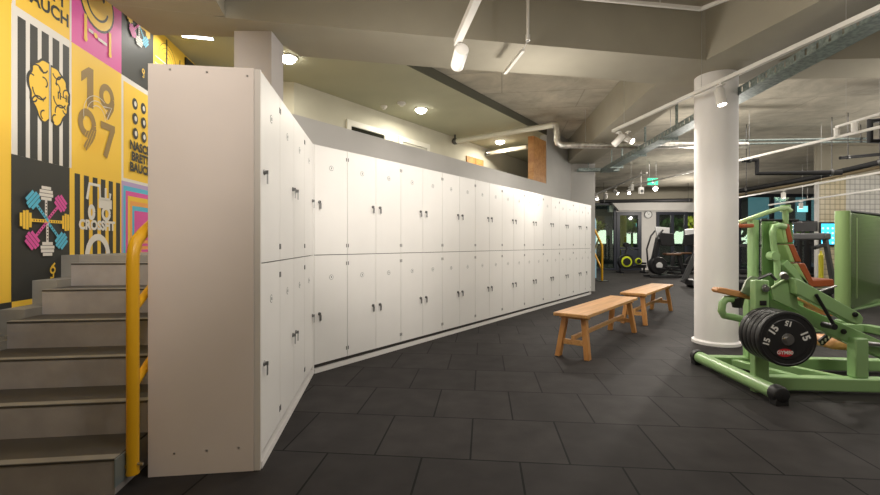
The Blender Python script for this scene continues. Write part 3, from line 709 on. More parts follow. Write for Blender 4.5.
# weight plates on the peg, each a thing
pc = Vector((2.412, 3.05, .468)); ax = Vector((.099, .995, 0)).normalized(); PR = .192
b = MB(); b.tube([pc - ax * .02, pc + ax * .30], .024, 20); part(b, 'storage_peg', m_steel)
def plate(k, label):
    o0 = pc + ax * (.0505 * k)
    t = thing('weight_plate', label, 'weight plate', (o0.x, o0.y, o0.z), math.atan2(-.099, .995), 'black rubber weight plates on the peg')
    th = .048
    prof = [(.0, .026), (0, PR - .055), (.004, PR - .05), (.004, PR - .02), (0, PR - .016), (.003, PR - .003), (.010, PR), (th - .010, PR), (th - .003, PR - .003), (th, PR - .016), (th, .026)]
    b = MB(); n = 56; o = 0
    b.lathe((0, 0, 0), (0, 1, 0), prof, n); bo = b.build('disc', m_plate, t, local=True)
    # open the bore: remove the two cap faces
    bm = bmesh.new(); bm.from_mesh(bo.data); 
    for f_ in [f_ for f_ in bm.faces if len(f_.verts) == n]: bm.faces.remove(f_)
    bm.to_mesh(bo.data); bm.free()
    b = MB(); b.lathe((0, -.003, 0), (0, 1, 0), [(0, .028), (0, .040), (.004, .042), (.004, .028)], 28); b.build('hub_ring', m_steel, t, local=True)
    if k == 0:
        def glyph(txt, ang, rad, size, m, name, rot=None, bold=.04):
            vs, fs = text_shape(txt, bold); a = R(ang); rt = a - PI / 2 if rot is None else rot; out = []
            for x, y in vs:
                x *= size; y *= size
                out.append((rad * math.cos(a) + x * math.cos(rt) - y * math.sin(rt), -.0022, rad * math.sin(a) + x * math.sin(rt) + y * math.cos(rt)))
            b = MB(); b.add(out, fs); b.build(name, m, t, local=True, smooth=False)
        mw = mat('plate_letter_white', (.85, .85, .82), .5); mr = mat('plate_letter_red', (.65, .03, .04), .5)
        glyph('15', 14, .112, .068, mw, 'numeral', rot=R(-65)); glyph('15', 88, .112, .050, mw, 'numeral', rot=R(165)); glyph('15', 146, .112, .066, mw, 'numeral', rot=R(55)); glyph('15', 188, .140, .056, mw, 'numeral', rot=R(75))
        b = MB(); b.xz([(-.02 + .052 * math.cos(2 * PI * i / 28), -.092 + .028 * math.sin(2 * PI * i / 28)) for i in range(28)], -.0018, -.0008); o_ = b.build('badge', mr, t, local=True)
        glyph('GYM80', 258, .094, .034, mw, 'badge_lettering', rot=0, bold=.03)
plate(0, 'front black rubber plate marked 15 on the machine peg')
plate(1, 'black rubber plate directly behind the numbered front plate')
plate(2, 'black rubber plate in the middle of the stack of five')
plate(3, 'black rubber plate second from the green upright')
plate(4, 'rearmost black rubber plate, against the green upright')

# ------------------------------------------------------------------ seated machine behind
YM = 5.75
e = thing('seated_gym_machine', 'green seated gym machine with rust-orange back pads behind the plates', 'gym machine', (*P(770, 300, YM).xy, 0), 0)
b = MB(); v = P(753, 220, YM); b.tube([(v.x, v.y, .10), (v.x, v.y, v.z)], .062, 20); part(b, 'tower_post', m_gr)
v0 = P(758, 221, YM); v1_ = P(775, 221, YM); b = MB(); kk = 1.05; b.prism([(v0.x + .01, YM - .05), (v1_.x + .02, YM - .05), ((v1_.x + .02) * kk, YM * kk), ((v0.x + .03) * kk, YM * kk)], .10, v0.z); part(b, 'shroud', m_grs, .02)
v2_ = P(776.5, 221, YM); v3_ = P(794, 221, YM); b = MB(); b.prism([(v2_.x + .03, YM + .02), (v3_.x, YM + .02), (v3_.x * kk, YM * kk), ((v2_.x + .04) * kk, YM * kk)], .10, v0.z - .01); part(b, 'rear_shroud', m_grs, .02)
b = MB(); b.prism([(v0.x, YM - .06), (v3_.x + .02, YM - .06), ((v3_.x + .02) * kk, YM * kk + .01), ((v0.x + .03) * kk, YM * kk + .01)], v0.z + .0005, v0.z + .02); part(b, 'shroud_top', m_blkp, .004)
b = MB(); b.box(v0.x - .15, v3_.x + .9, YM - .12, YM - .02, .0, .10); b.box(v0.x - .2, v0.x - .1, YM - .3, YM + .5, 0, .10); b.box(v3_.x + .8, v3_.x + .9, YM - .4, YM + .3, 0, .10); part(b, 'base_frame', m_gr, .01)
YS = YM - .25
b = MB(); b.tube([P(785, 227, YS), P(779, 225.5, YS), P(774.5, 227, YS), P(772.5, 232, YS), P(773.5, 245, YS), P(777, 262, YS), P(777.5, 280, YS), P(779, 300, YS)], .036, 16); part(b, 'back_frame', m_gr)
b = MB(); b.lathe(P(776, 256, YS - .05), (0, 1, 0), [(0, .055), (.10, .055)], 20); part(b, 'pivot_hub', m_gr)
b = MB(); b.beam(P(782, 262, YS + .05), P(810, 292, YS + .05), .10, .09); part(b, 'seat_frame', m_gr, .01)
b = MB(); b.beam(P(806, 290, YS + .05), P(800, 345, YS + .2), .09, .09); part(b, 'seat_post', m_gr, .01)
pads = [((781, 223.5), (789.5, 224), (793.5, 242), (784.5, 243)), ((784.5, 245), (794, 244), (802, 262), (790.5, 262)), ((793, 264), (805, 263), (814, 281.5), (805, 285))]
for a_, b_, c_, dd in pads:
    def mix(p_, q_, t): return (p_[0] + (q_[0] - p_[0]) * t, p_[1] + (q_[1] - p_[1]) * t)
    m0, m1 = mix(a_, b_, .42), mix(dd, c_, .42)
    b = MB(); b.xz([pz(*p_, YS) for p_ in (a_, m0, m1, dd)], YS, YS + .36); sh = part(b, 'pad_shell', mat('machine_green_pale', (.34, .52, .20), .4), .01)
    b = MB(); b.xz([pz(*p_, YS) for p_ in (m0, b_, c_, m1)], YS - .002, YS + .362); part(b, 'back_pad', m_orange, .012)
b = MB(); b.xz([pz(*p_, YS) for p_ in ((806, 282), (815, 279.5), (834, 279), (835, 286.5), (808, 287.5))], YS, YS + .38); part(b, 'seat_pad', m_orange, .015)
b = MB(); b.tube([P(735, 224, YM), P(752, 218, YM - .05), P(767, 212.5, YM - .1), P(778, 209, YM - .1), P(787, 208, YM - .1), P(791, 211, YM - .1)], .028, 14); part(b, 'overhead_arm', mat('machine_green_light', (.40, .58, .28), .35))
b = MB(); b.tube([P(785.5, 209, YM - .06), P(785.5, 224, YM - .06)], .035, 14); b.lathe(P(785.5, 212, YM - .06), (0, 0, 1), [(0, .055), (.09, .055)], 16); part(b, 'arm_pivot', m_gr)
b = MB(); b.beam(P(734, 226, YM - .1), P(749, 226, YM - .1), .2, .045); part(b, 'arm_pad', m_orange, .012)
b = MB(); b.tube([P(757, 279, YS - .1), P(770, 274, YS - .1), P(776, 280, YS - .1)], .018, 10); part(b, 'linkage', m_darksteel)

# ------------------------------------------------------------------ tower at the right edge
YT = 7.3
v = P(842.5, 211, YT); ztop = v.z
e = thing('weight_stack_tower', 'tall green weight-stack tower at the right edge of the view', 'gym machine', (v.x, v.y, 0), 0)
b = MB(); b.tube([(v.x, v.y, .03), (v.x, v.y, ztop)], .10, 28); part(b, 'tower_post', mat('machine_green_pale', (.34, .52, .20), .4))
b = MB(); q0 = Vector((v.x + .155, YT + .02)); q1 = q0 + Vector((.835, .55)) * 2.3
b.prism([q0, q1, q1 * 1.03, q0 * 1.03], .03, ztop - .01); part(b, 'shroud', mat('shroud_olive', (.14, .245, .075), .22, coat=.3), .03)
b = MB(); b.prism([q0 - Vector((.03, .03)), q1 + Vector((.02, -.02)), q1 * 1.034, q0 * 1.034], ztop - .009, ztop + .02); part(b, 'top_cap', m_blkp, .005)
tq = Vector((.835, .55)); nq = Vector((.55, -.835)) * .004
for kk, ww in ((.30, .05),):
    b = MB(); g0_ = q0 + tq * kk; b.prism([g0_ + nq, g0_ + tq * ww + nq, g0_ + tq * ww + nq * .2, g0_ + nq * .2], .2, ztop - .1); part(b, 'guide_rod', mat('shroud_line', (.36, .50, .22), .3))
b = MB(); b.prism([q0 + Vector((-.25, -.15)), q1 + Vector((.1, -.05)), q1 * 1.06, q0 * 1.06 - Vector((.2, 0))], 0, .03); part(b, 'base_plate', m_gr, .005)

# ------------------------------------------------------------------ ceiling installations
BEAMS = [[(-2.63, 4.03), cF, cA, (3.52, 4.60), (9, 4.25), (9, 4.95), (3.946, 5.107), (2.6, 5.27), (0, 4.787), (-1.9, 4.07)],
         [cA + e2 * .1, cA + e1 * .75 + e2 * .1, cA - e2 * 8.4 + e1 * .75, cA - e2 * 8.4], [(2.575, 5.15), (3.03, 10.6), (3.63, 10.6), (3.18, 5.15)]]
def ceil_z(x, y):
    for p in BEAMS:
        c = False; n = len(p)
        for i in range(n):
            (x0, y0), (x1, y1) = p[i][:2], p[(i + 1) % n][:2]
            if (y0 > y) != (y1 > y) and x < (x1 - x0) * (y - y0) / (y1 - y0) + x0: c = not c
        if c: return ZB
    return ZS
def rail(p0, p1, label, th=.036, rods=()):
    e = thing('lighting_track', label, 'light rail', tuple(p0), 0, 'white lighting tracks')
    b = MB(); b.beam(p0, p1, th, th); b.build('track', m_track, e)
    for t in rods:
        q = Vector(p0).lerp(Vector(p1), t); 
        b = MB(); b.tube([(q.x, q.y, q.z + th / 2), (q.x, q.y, ceil_z(q.x, q.y) - .001)], .002, 6); b.build('suspension_wire', m_steel, e)
    return e
ZR = 2.7
def H(px, py, z): Y = (z - CAM) * F / (HY - py); return Vector(((px - CX) / F * Y, Y, z))
r1a, r1b = H(612.7, 131, ZR), H(880, 8, ZR); r1c = r1b + (r1b - r1a) * .7
rail(r1a, r1c, 'long white lighting track crossing in front of the round column', .036, (.05, .3, .55))
r2a, r2b = H(457, 43, ZR), H(476, 0, ZR); r2c = r2b + (r2b - r2a) * 3
rail(r2a, r2c, 'short white lighting track ending at the top centre, above the lockers', .05)
r3a, r3b = H(629.5, 186.4, ZR), H(880, 127, ZR); rail(r3a, r3b + (r3b - r3a) * .3, 'white lighting track passing behind the column towards the right edge', .036, (.1, .5, .8))
r4a, r4b = H(589, 197, ZR), H(647, 172.7, ZR); rail(r4a, r4b, 'short distant white track over the far end of the lockers', .036, (.15, .8))
r5a, r5b = H(725, 200, 2.35), H(890, 170.7, 2.35); rail(r5a, r5b, 'white lighting track low across the right background', .036, (.3, .7))
r6a, r6b = H(769, 205, 2.2), H(890, 188, 2.2); rail(r6a, r6b, 'faintest and farthest lighting track, before the tiled wall', .036, (.4,))
e0, e1_, e2_ = H(606, 0, 3.40), H(701, 9, 3.40), H(724, 0, 3.40)
e0 = e0 + (e0 - e1_) * 1.2; e2_ = e2_ + (e2_ - e1_) * 2.0
e = thing('ceiling_rail', 'thin white rail bent round the corner of the ceiling coffer at the top', 'light rail', tuple(e1_))
b = MB(); b.beam(e0, e1_, .03, .03); b.build('rail_bar', m_track, e)
b = MB(); b.beam(e1_, e2_, .03, .03); b.build('rail_bar', m_track, e)
for q in (e0.lerp(e1_, .3), e0.lerp(e1_, .8), e1_.lerp(e2_, .3)):
    b = MB(); b.tube([(q.x, q.y, 3.41), (q.x, q.y, ZS)], .006, 6); b.build('rail_hanger', m_track, e)
# thin hanging rail and its rod in the middle
q0_, q1_ = H(523, 50, 2.9), H(505, 73, 2.9)
e = thing('ceiling_rail', 'slim white rail with a hanging rod at the top centre', 'light rail', tuple(q0_))
b = MB(); b.beam(q0_, q1_, .03, .03); b.build('rail_bar', m_track, e)
v = q0_ + Vector((.02, -.12, 0)); b = MB(); b.tube([(v.x, v.y, 2.93), (v.x, v.y, ZS)], .014, 10); b.lathe((v.x, v.y, 2.93), (0, 0, 1), [(0, .02), (.05, .02)], 12); b.build('hanging_rod', m_track, e)
b = MB(); b.tube([(v.x, v.y, 2.935), q0_], .006, 8); b.build('joint_pin', m_track, e)

def spotlight(pos, d, label, L=.16, r=.042, on=True, power=0, rail_z=ZR, angle=70, target=None):
    """cylindrical can hanging from a track; pos = middle of the can, d = the way it points"""
    pos = Vector(pos); d = Vector(d).normalized()
    e = thing('track_spotlight', label, 'spotlight', (pos.x, pos.y, rail_z - .02), 0, 'white track spotlights')
    a = pos - d * L / 2; c = pos + d * L / 2
    b = MB(); b.lathe(a, d, [(0, r * .92), (.006, r), (L, r), (L, r * .86), (L - .015, r * .84)], 24); b.build('lamp_body', m_track, e)
    b = MB(); b.lathe(c - d * .012, d, [(0, r * .82), (.004, r * .82)], 20); b.build('lens', m_emit if on else m_steel, e)
    b = MB(); b.tube([pos - d * .02 + Vector((0, 0, r * .6)), (pos.x, pos.y, rail_z - .018)], .010, 8); b.box(pos.x - .02, pos.x + .02, pos.y - .045, pos.y + .045, rail_z - .035, rail_z - .018); b.build('adapter', m_track, e)
    if power: spot('spot_beam', tuple(c + d * .01), tuple(c + d), power, angle, .6, WARM, .03)
    return e
lp_ = H(459.5, 57.5, 2.60); spotlight(lp_, (-.12, .95, -.16), 'white spotlight at the end of the short track, aimed at the lockers', .22, .055, True, 0)
lp_ = H(720.5, 97, 2.56); spotlight(lp_, (.06, -.22, -1), 'lit white spotlight hanging straight down in front of the column', .17, .045, True, 60, angle=70)
lp_ = H(618.5, 140, 2.57); spotlight(lp_, (-.75, .5, -.8), 'unlit-looking spotlight tilted left at the track end', .19, .045, True, 25, angle=80)
lp_ = H(628, 139, 2.58); spotlight(lp_, (.45, -.7, -.55), 'brightly lit spotlight tilted towards the viewer beside its twin at the track end', .17, .045, True, 40, angle=80)
for (px, py, d, lb, pw, zr) in ((597, 198, (-.2, -.8, -.6), 'distant lit spotlight nearest the end of the lockers', 0, r4a),
                                (606, 196, (0, .2, -1), 'distant spotlight hanging straight, second from the locker end', 0, r4a),
                                (616, 192, (.5, -.5, -.6), 'distant spotlight turned right on the short far track', 0, r4a),
                                (629, 192, (-.3, -.8, -.6), 'bright distant spotlight above the clock side window', 0, r4a),
                                (632, 187.5, (0, .3, -1), 'distant spotlight at the left end of the track behind the column', 0, r3a)):
    lp_ = H(px, py, 2.55); spotlight(lp_, d, lb, .15, .045, True, pw)
lp_ = H(655, 188.5, 2.50); spotlight(lp_, (-.3, -1, -.3), 'brightest distant spotlight right below the green exit sign', .14, .06, True, 30, angle=110)
r7a, r7b = H(836, 127, 2.85), H(892, 110, 2.85); rail(r7a, r7b, 'short white track over the long right one, at the right edge', .03, (.2, .8))
for f_, lb in ((.02, 'left one of two small white spotlights at the right edge'), (.36, 'right one of two small white spotlights at the right edge')):
    q = r7a.lerp(r7b, f_); spotlight((q.x, q.y, q.z - .085), (0, 0, -1), lb, .13, .035, False, rail_z=2.853)
def on_rail(a, b_, px):
    k = (px - CX) / F; t = (k * a.y - a.x) / ((b_.x - a.x) - k * (b_.y - a.y)); return a.lerp(b_, t)
q = on_rail(r5a, r5b, 783.5); spotlight((q.x, q.y, q.z - .13), (0, 0, -1), 'small white spotlight over the seated green machine', .13, .045, True, 25, angle=110, rail_z=2.35)
q = on_rail(r6a, r6b, 801); spotlight((q.x, q.y, q.z - .13), (0, 0, -1), 'small white spotlight hanging before the dark background window', .13, .045, True, rail_z=2.2)

# cable tray with hangers and brackets
t0_, t1_ = H(605, 170.8, 2.82), H(880, 17, 2.82); td = (t1_ - t0_).normalized(); t1_ = t1_ + td * 1.0
e = thing('cable_tray', 'galvanised perforated cable tray running diagonally under the beam', 'cable tray', tuple(t0_))
u_ = Vector((td.y, -td.x, 0))
nS = 46; b = MB()
Lt = (t1_ - t0_).length
for sgn in (-.10, .10):
    for k in range(60):
        a_ = t0_ + td * (Lt * k / 60) + u_ * sgn; c_ = t0_ + td * (Lt * (k + .8) / 60) + u_ * sgn
        b.beam(a_, c_, .003, .085)
    b.beam(t0_ + u_ * sgn + Vector((0, 0, .035)), t1_ + u_ * sgn + Vector((0, 0, .035)), .012, .012)
    b.beam(t0_ + u_ * sgn - Vector((0, 0, .035)), t1_ + u_ * sgn - Vector((0, 0, .035)), .010, .012)
b.build('tray_side', m_galv, e)
b = MB()
b.beam(t0_ - Vector((0, 0, .042)) , t1_ - Vector((0, 0, .042)), .196, .003)
for k in range(60): b.beam(t0_ + td * (Lt * (k + .3) / 60) - u_ * .1 - Vector((0, 0, .038)), t0_ + td * (Lt * (k + .3) / 60) + u_ * .1 - Vector((0, 0, .038)), .06, .004)
b.build('tray_bottom', m_galv, e)
for k, f in enumerate((.10, .26, .42, .58)):
    q = t0_ + td * (Lt * f)
    b = MB(); b.beam((q.x + .13, q.y, q.z - .05), (q.x + .13, q.y, ceil_z(q.x + .13, q.y) - .001), .03, .03); b.beam((q.x - .13, q.y, q.z - .06), (q.x + .15, q.y, q.z - .06), .03, .03); b.build('hanger', m_galv, e)
b = MB(); b.tube([t0_ + Vector((.03, 0, -.01)), t1_ + Vector((.03, 0, -.01))], .014, 8); b.tube([t0_ + Vector((-.03, 0, -.015)), t1_ + Vector((-.03, 0, -.015))], .010, 8); b.build('cable', m_blkp, e)
# cross tray at the end of the lockers
e = thing('cable_tray', 'galvanised tray along the top of the grey end wall', 'cable tray', (3.2, 10.3, 2.86))
b = MB(); b.box(3.25, 4.2, 10.30, 10.46, 2.84, 2.85); b.box(3.25, 4.2, 10.30, 10.305, 2.85, 2.91); b.box(3.25, 4.2, 10.455, 10.46, 2.85, 2.91); b.build('tray', m_galv, e)
b = MB(); b.beam((3.5, 10.38, 2.85), (3.5, 10.38, ZB - .001), .02, .02); b.build('hanger', m_galv, e)
b = MB(); b.beam((4.05, 10.38, 2.85), (4.05, 10.38, ZS - .001), .02, .02); b.build('hanger', m_galv, e)

# pipes
Yp = 8.02
e = thing('insulated_pipe', 'white pipe from the corridor ceiling turning down into a silver foil duct', 'pipe', (2.06, Yp, 3.3))
pa = H(457, 141, 3.3); pe = Vector((2.085, Yp, 3.3))
b = MB(); b.tube([pa, pe], .052, 18); b.build('white_pipe', m_pipew, e)
b = MB(); dv = (pe - pa).normalized(); b.lathe(pa - dv * .10, dv, [(0, .05), (.03, .07), (.08, .07), (.10, .055)], 16); b.tube([pa - dv * .05, pa - dv * .05 + Vector((0, 0, .14))], .02, 8); b.build('valve', m_darksteel, e)
b = MB(); b.tube([pe + Vector((-.03, .02, 0)), pe + Vector((.03, 0, -.01)), pe + Vector((.05, 0, -.08)), (2.135, Yp, 3.04), (2.15, Yp, 2.97), (2.22, Yp, 2.93), (5.6, Yp, 2.93)], .058, 16); b.build('foil_duct', m_foil, e)
for k in (2.9, 4.2):
    b = MB(); b.tube([(k - .25 if k < 3 else k, Yp, 2.985), (k - .25 if k < 3 else k, Yp, ZS)], .006, 8); b.build('hanger', m_steel, e)
pa = H(489.5, 153.1, 3.3); pb = H(527, 147, 3.3)
e = thing('corridor_pipe', 'shorter white pipe under the corridor ceiling, left of the oak panel', 'pipe', tuple(pa))
b = MB(); b.tube([pa, pb], .05, 16); b.build('white_pipe', m_pipew, e)
b = MB(); b.lathe(pa, (-1, -.2, 0), [(0, .06), (.08, .06)], 14); b.build('wall_collar', m_steel, e)

m_pblk = mat('pipe_black', (.012, .012, .013), .55, spec=.25)
def pipe(pts, r, label, m=m_pblk, name='black_pipe'):
    e = thing(name, label, 'pipe', tuple(pts[0])); b = MB(); b.tube(pts, r, 12); b.build('pipe_run', m, e)
    for k in (0, -1):
        q = Vector(pts[k]); t = (Vector(pts[1]) - Vector(pts[0])) if k == 0 else (Vector(pts[-2]) - Vector(pts[-1]))
        q = q + t.normalized() * .15
        b = MB(); b.tube([(q.x, q.y, q.z), (q.x, q.y, ceil_z(q.x, q.y) - .001)], .008, 6); b.lathe(q - t.normalized() * .02, t, [(0, r * 1.25), (.04, r * 1.25)], 12); b.build('clamp', m_darksteel, e)
    return e
pipe([P(742, 160, 9), P(757, 160, 9), P(757, 173.5, 9), P(842, 172.5, 8.4)], .05, 'black pipe with a short drop right of the column')
pipe([P(739, 191, 10.5), P(812, 178, 9.5), P(890, 160, 8.6)], .055, 'long black pipe slanting across the right background')
pipe([P(739, 195, 10.9), P(800, 184, 10.1), P(890, 165, 9.3)], .035, 'thinner brown pipe below the long black one', mat('pipe_brown', (.20, .15, .08), .5))
pipe([P(905, 119, 7), P(870, 121, 7), P(870, 141, 7), P(905, 141, 7)], .045, 'square loop of black pipe at the right edge')
pipe([P(840, 158, 8.2), P(905, 152, 8.2)], .03, 'short black pipe above the tiled wall')
pipe([P(739, 140.5, 9), P(868, 138.5, 9)], .022, 'thin pale conduit crossing right of the column', m_galv, 'conduit')
pipe([P(739, 144, 9.2), P(868, 141.5, 9.2)], .02, 'second thin pale conduit just below its twin', m_galv, 'conduit')
pipe([P(600, 201.5, 17.5), P(692, 200, 17.5)], .07, 'dark pipe in front of the far white bulkhead')

# ceiling lamps of the corridor
for (px, py, lb, pw) in ((288, 57, 'bright round ceiling downlight right beside the square pillar', 13),
                         (421, 109, 'bright round downlight in the middle of the corridor ceiling', 26),
                         (500, 141, 'farthest round downlight of the corridor, between the white pipes', 26)):
    v = H(px, py, ZC - .001)
    e = thing('ceiling_downlight', lb, 'ceiling light', tuple(v), 0, 'round corridor downlights')
    b = MB(); b.lathe(v, (0, 0, -1), [(0, .115), (.012, .115), (.016, .098)], 32); b.build('rim', m_track, e)
    b = MB(); b.lathe(v - Vector((0, 0, .0165)), (0, 0, -1), [(0, .097), (.02, .09), (.045, .065), (.058, .03), (.062, .001)], 28); b.build('diffuser', m_emit, e)
    l = bpy.data.lights.new('downlight', 'AREA'); l.shape = 'DISK'; l.size = .18; l.energy = pw * 1.3; l.color = (1, .93, .78)
    o = bpy.data.objects.new('downlight', l); C.objects.link(o); o.location = v - Vector((0, 0, .085))
for (px, py, lb, rr) in ((384, 106, 'flat white smoke detector, left of the sensor', .055), (401.5, 102.5, 'larger white ceiling sensor next to the middle downlight', .07)):
    v = H(px, py, ZC - .001); e = thing('smoke_detector', lb, 'smoke detector', tuple(v))
    b = MB(); b.lathe(v, (0, 0, -1), [(0, rr), (.02, rr), (.035, rr * .8)], 24); b.build('base', m_track, e)
    b = MB(); b.lathe(v - Vector((0, 0, .0355)), (0, 0, -1), [(0, rr * .55), (.025, rr * .45)], 20); b.build('sensor_head', m_track, e)
v0 = H(182, 34.5, ZC - .03); v1_ = H(213, 37.5, ZC - .03)
e = thing('linear_lamp', 'white linear lamp on the ceiling above the end locker panel', 'ceiling light', tuple(v0))
b = MB(); b.beam(v0, v1_, .07, .03); b.build('housing', m_track, e)
b = MB(); b.beam(v0 - Vector((0, 0, .0175)), v1_ - Vector((0, 0, .0175)), .06, .004); b.build('diffuser', m_emitw, e)
area('linear_lamp_light', tuple((v0 + v1_) / 2 - Vector((0, 0, .04))), .35, .06, 10, (1, .96, .88))

# exit sign and speaker in the far hall
v = P(653, 181.5, 13.0)
e = thing('exit_sign', 'glowing green exit sign hanging over the far hall', 'sign', (v.x, v.y, v.z))
b = MB(); b.box(v.x - .15, v.x + .15, v.y, v.y + .03, v.z - .10, v.z + .10); b.build('lit_panel', m_exit, e, .004)
b = MB(); b.tube([(v.x - .1, v.y + .015, v.z + .10), (v.x - .1, v.y + .015, ZS)], .006, 6); b.tube([(v.x + .1, v.y + .015, v.z + .10), (v.x + .1, v.y + .015, ZS)], .006, 6); b.build('suspension_wire', m_steel, e)
b = MB(); b.xz([(v.x - .11, v.z - .02), (v.x - .02, v.z - .02), (v.x - .02, v.z - .06), (v.x + .07, v.z), (v.x - .02, v.z + .06), (v.x - .02, v.z + .02), (v.x - .11, v.z + .02)], v.y - .004, v.y - .001); b.build('arrow', mat('sign_white', (.8, 1, .9), emit=1.), e)
v = P(803, 209, 13.5)
e = thing('exit_sign', 'small pale turquoise sign before the right background window', 'sign', (v.x, v.y, v.z))
b = MB(); b.box(v.x - .15, v.x + .15, v.y, v.y + .03, v.z - .09, v.z + .09); b.build('lit_panel', mat('sign_turquoise', (.25, .8, .85), emit=1.1), e, .004)
b = MB(); b.tube([(v.x, v.y + .015, v.z + .09), (v.x, v.y + .015, ZS)], .006, 6); b.build('suspension_wire', m_steel, e)
v = P(642, 190.5, 14.5); e = thing('loudspeaker', 'pale box loudspeaker under the far ceiling, left of the exit sign', 'speaker', (v.x, v.y, v.z))
b = MB(); b.box(v.x - .07, v.x + .07, v.y, v.y + .12, v.z - .11, v.z + .11); b.build('speaker_box', m_track, e, .01)
b = MB(); b.lathe((v.x, v.y - .001, v.z - .02), (0, -1, 0), [(0, .05), (.004, .05)], 18); b.build('speaker_cone', m_darksteel, e)
b = MB(); b.tube([(v.x, v.y + .06, v.z + .11), (v.x, v.y + .06, ZS)], .01, 8); b.build('bracket', m_track, e)

# ------------------------------------------------------------------ far wall with windows
YF = 19.1; s_ = YF / F
def X_(px, Y=YF): return (px - CX) / F * Y
def Zp(py, Y=YF): return CAM - (py - HY) / F * Y
b = MB(); b.box(5.0, 7.35, YF, YF + .2, 2.95, ZS); b.box(7.35, 11.3, YF, YF + .2, Zp(212), ZS); b.box(11.3, 17.6, YF, YF + .2, 3.3, ZS)
b.box(X_(641), X_(656), YF, YF + .2, 0, Zp(212)); b.box(11.35, 12.9, YF, YF + .2, 0, 3.3); b.box(X_(641), X_(656), YF - .002, YF, 0, Zp(212))
struct(b.build('wall_far', m_white, smooth=False))
b = MB(); b.xz([(X_(609.5), Zp(203)), (X_(689), Zp(203)), (X_(680), Zp(211)), (X_(617), Zp(211))], YF - .25, YF - .001); struct(b.build('trim_2', m_white, smooth=False))
b = MB(); b.box(5.0, 7.3, YF - .1, YF - .001, 2.9, ZS); b.box(7.3, 11.8, YF - .1, YF - .001, Zp(202.5), ZS - .001); struct(b.build('trim_3', m_beam))
def window(n, x0, x1, z0, z1, Y, mull=(), trans=(), fw=.10, m=m_frame):
    e = thing('window_%d' % n, 'x', 'w', ((x0 + x1) / 2, Y, z0)); del e['label']; del e['category']; e['kind'] = 'structure'
    b = MB(); b.box(x0, x0 + fw, Y - .06, Y + .06, z0, z1); b.box(x1 - fw, x1, Y - .06, Y + .06, z0, z1); b.box(x0 + fw, x1 - fw, Y - .06, Y + .06, z1 - fw, z1); b.box(x0 + fw, x1 - fw, Y - .06, Y + .06, z0, z0 + fw)
    for x in mull: b.box(x - fw / 2, x + fw / 2, Y - .06, Y + .06, z0 + fw, z1 - fw)
    for z in trans: b.box(x0 + fw, x1 - fw, Y - .05, Y + .05, z - .04, z + .04)
    b.build('window_frame', m, e, smooth=False)
    b = MB(); b.box(x0 + fw, x1 - fw, Y - .006, Y + .006, z0 + fw, z1 - fw); b.build('pane', m_glass, e, smooth=False)
window(1, 5.3, X_(615.5), 0, 2.9, YF, (), (), .08)
window(2, X_(616), X_(641), 0, Zp(212), YF, (), (.95,), .15)
window(3, X_(656), X_(687), 0, Zp(212), YF, (X_(672),), (), .12)
window(4, 12.9, 17.5, 0, 3.3, YF, (14.4, 16.0), (2.1,), .14)
b = MB(); b.box(X_(617) + .16, X_(641) - .16, YF - .05, YF - .02, .12, .88); struct(b.build('trim_4', m_frame))
# what is outside: planting, a lit yellow column, a glowing front added for reflections
def shrub(cx, cy, rx, rz, z0, m, label, seed):
    random.seed(seed); b = MB()
    for k in range(330):
        a = random.uniform(0, 2 * PI); t = random.uniform(0, PI); r_ = random.uniform(.5, 1)
        c_ = Vector((cx + rx * r_ * math.sin(t) * math.cos(a), cy + .5 * rx * r_ * math.sin(t) * math.sin(a), z0 + rz + rz * r_ * math.cos(t)))
        n_ = Vector((random.uniform(-1, 1), random.uniform(-1, 1), random.uniform(-1, 1))).normalized(); t_ = n_.orthogonal().normalized(); u3 = n_.cross(t_)
        sz = random.uniform(.06, .13)
        b.add([c_ - t_ * sz * 1.6, c_ + u3 * sz, c_ + t_ * sz * 1.6, c_ - u3 * sz], [(0, 1, 2, 3)])
    b.tube([(cx, cy, 0), (cx, cy, z0 + rz)], .06, 8)
    tag(b.build('garden_shrub', m, smooth=False), label, 'shrub', 'shrubs outside the far windows')
m_leaf = mat('leaf_yellowgreen', (.30, .36, .03), .6); m_leaf2 = mat('leaf_green', (.10, .20, .05), .6)
for i, (cx, cy, rx, rz, z0, m, lb) in enumerate(((7.3, 21.5, .8, .30, 1.70, m_leaf, 'yellow-green shrub behind the leftmost far window'),
        (9.6, 22, .9, .32, 1.72, m_leaf, 'yellow-green shrub behind the framed far window'), (11.3, 21.5, .6, .35, 1.7, m_leaf2, 'dark green shrub behind the window beside the clock'),
        (12.9, 22, 1.2, .4, 1.7, m_leaf, 'yellow-green shrub right of the clock window'), (16.5, 22.5, 1.6, .7, 1.0, m_leaf2, 'dark shrub behind the right background window'))):
    shrub(cx, cy, rx, rz, z0, m, lb, i)
b = MB(); b.lathe((8.35, 20.4, 0), (0, 0, 1), [(0, .28), (3.6, .28)], 32); tag(b.build('yellow_column', mat('yellow_column', (.75, .55, .02), .5)), 'round yellow column outside the framed far window', 'column')
e = thing('lit_shopfront', 'low bright lit building front outside the far windows', 'building', (10, 26, 0))
b = MB(); b.box(5, 27, 26, 26.3, 0, 6); b.build('facade', m_dark, e)
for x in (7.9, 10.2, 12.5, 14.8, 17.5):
    b = MB(); b.box(x, x + 1.9, 25.97, 25.999, 1.15, 1.95); b.build('lit_window', mat('lit_window', (.9, .95, .75), emit=2.2), e)  # added glow strips imitating the lit room reflected in the glass
b = MB(); b.box(18.2, 20.4, 25.97, 25.999, 2.0, 3.9); b.build('blue_window', mat('blue_window', (.16, .34, .42), emit=.7), e)  # added bluish glow that tints the right-hand panes
b = MB(); b.box(21, 25.5, 25.97, 25.999, 1.9, 3.9); b.build('blue_window', MATS['blue_window'], e)
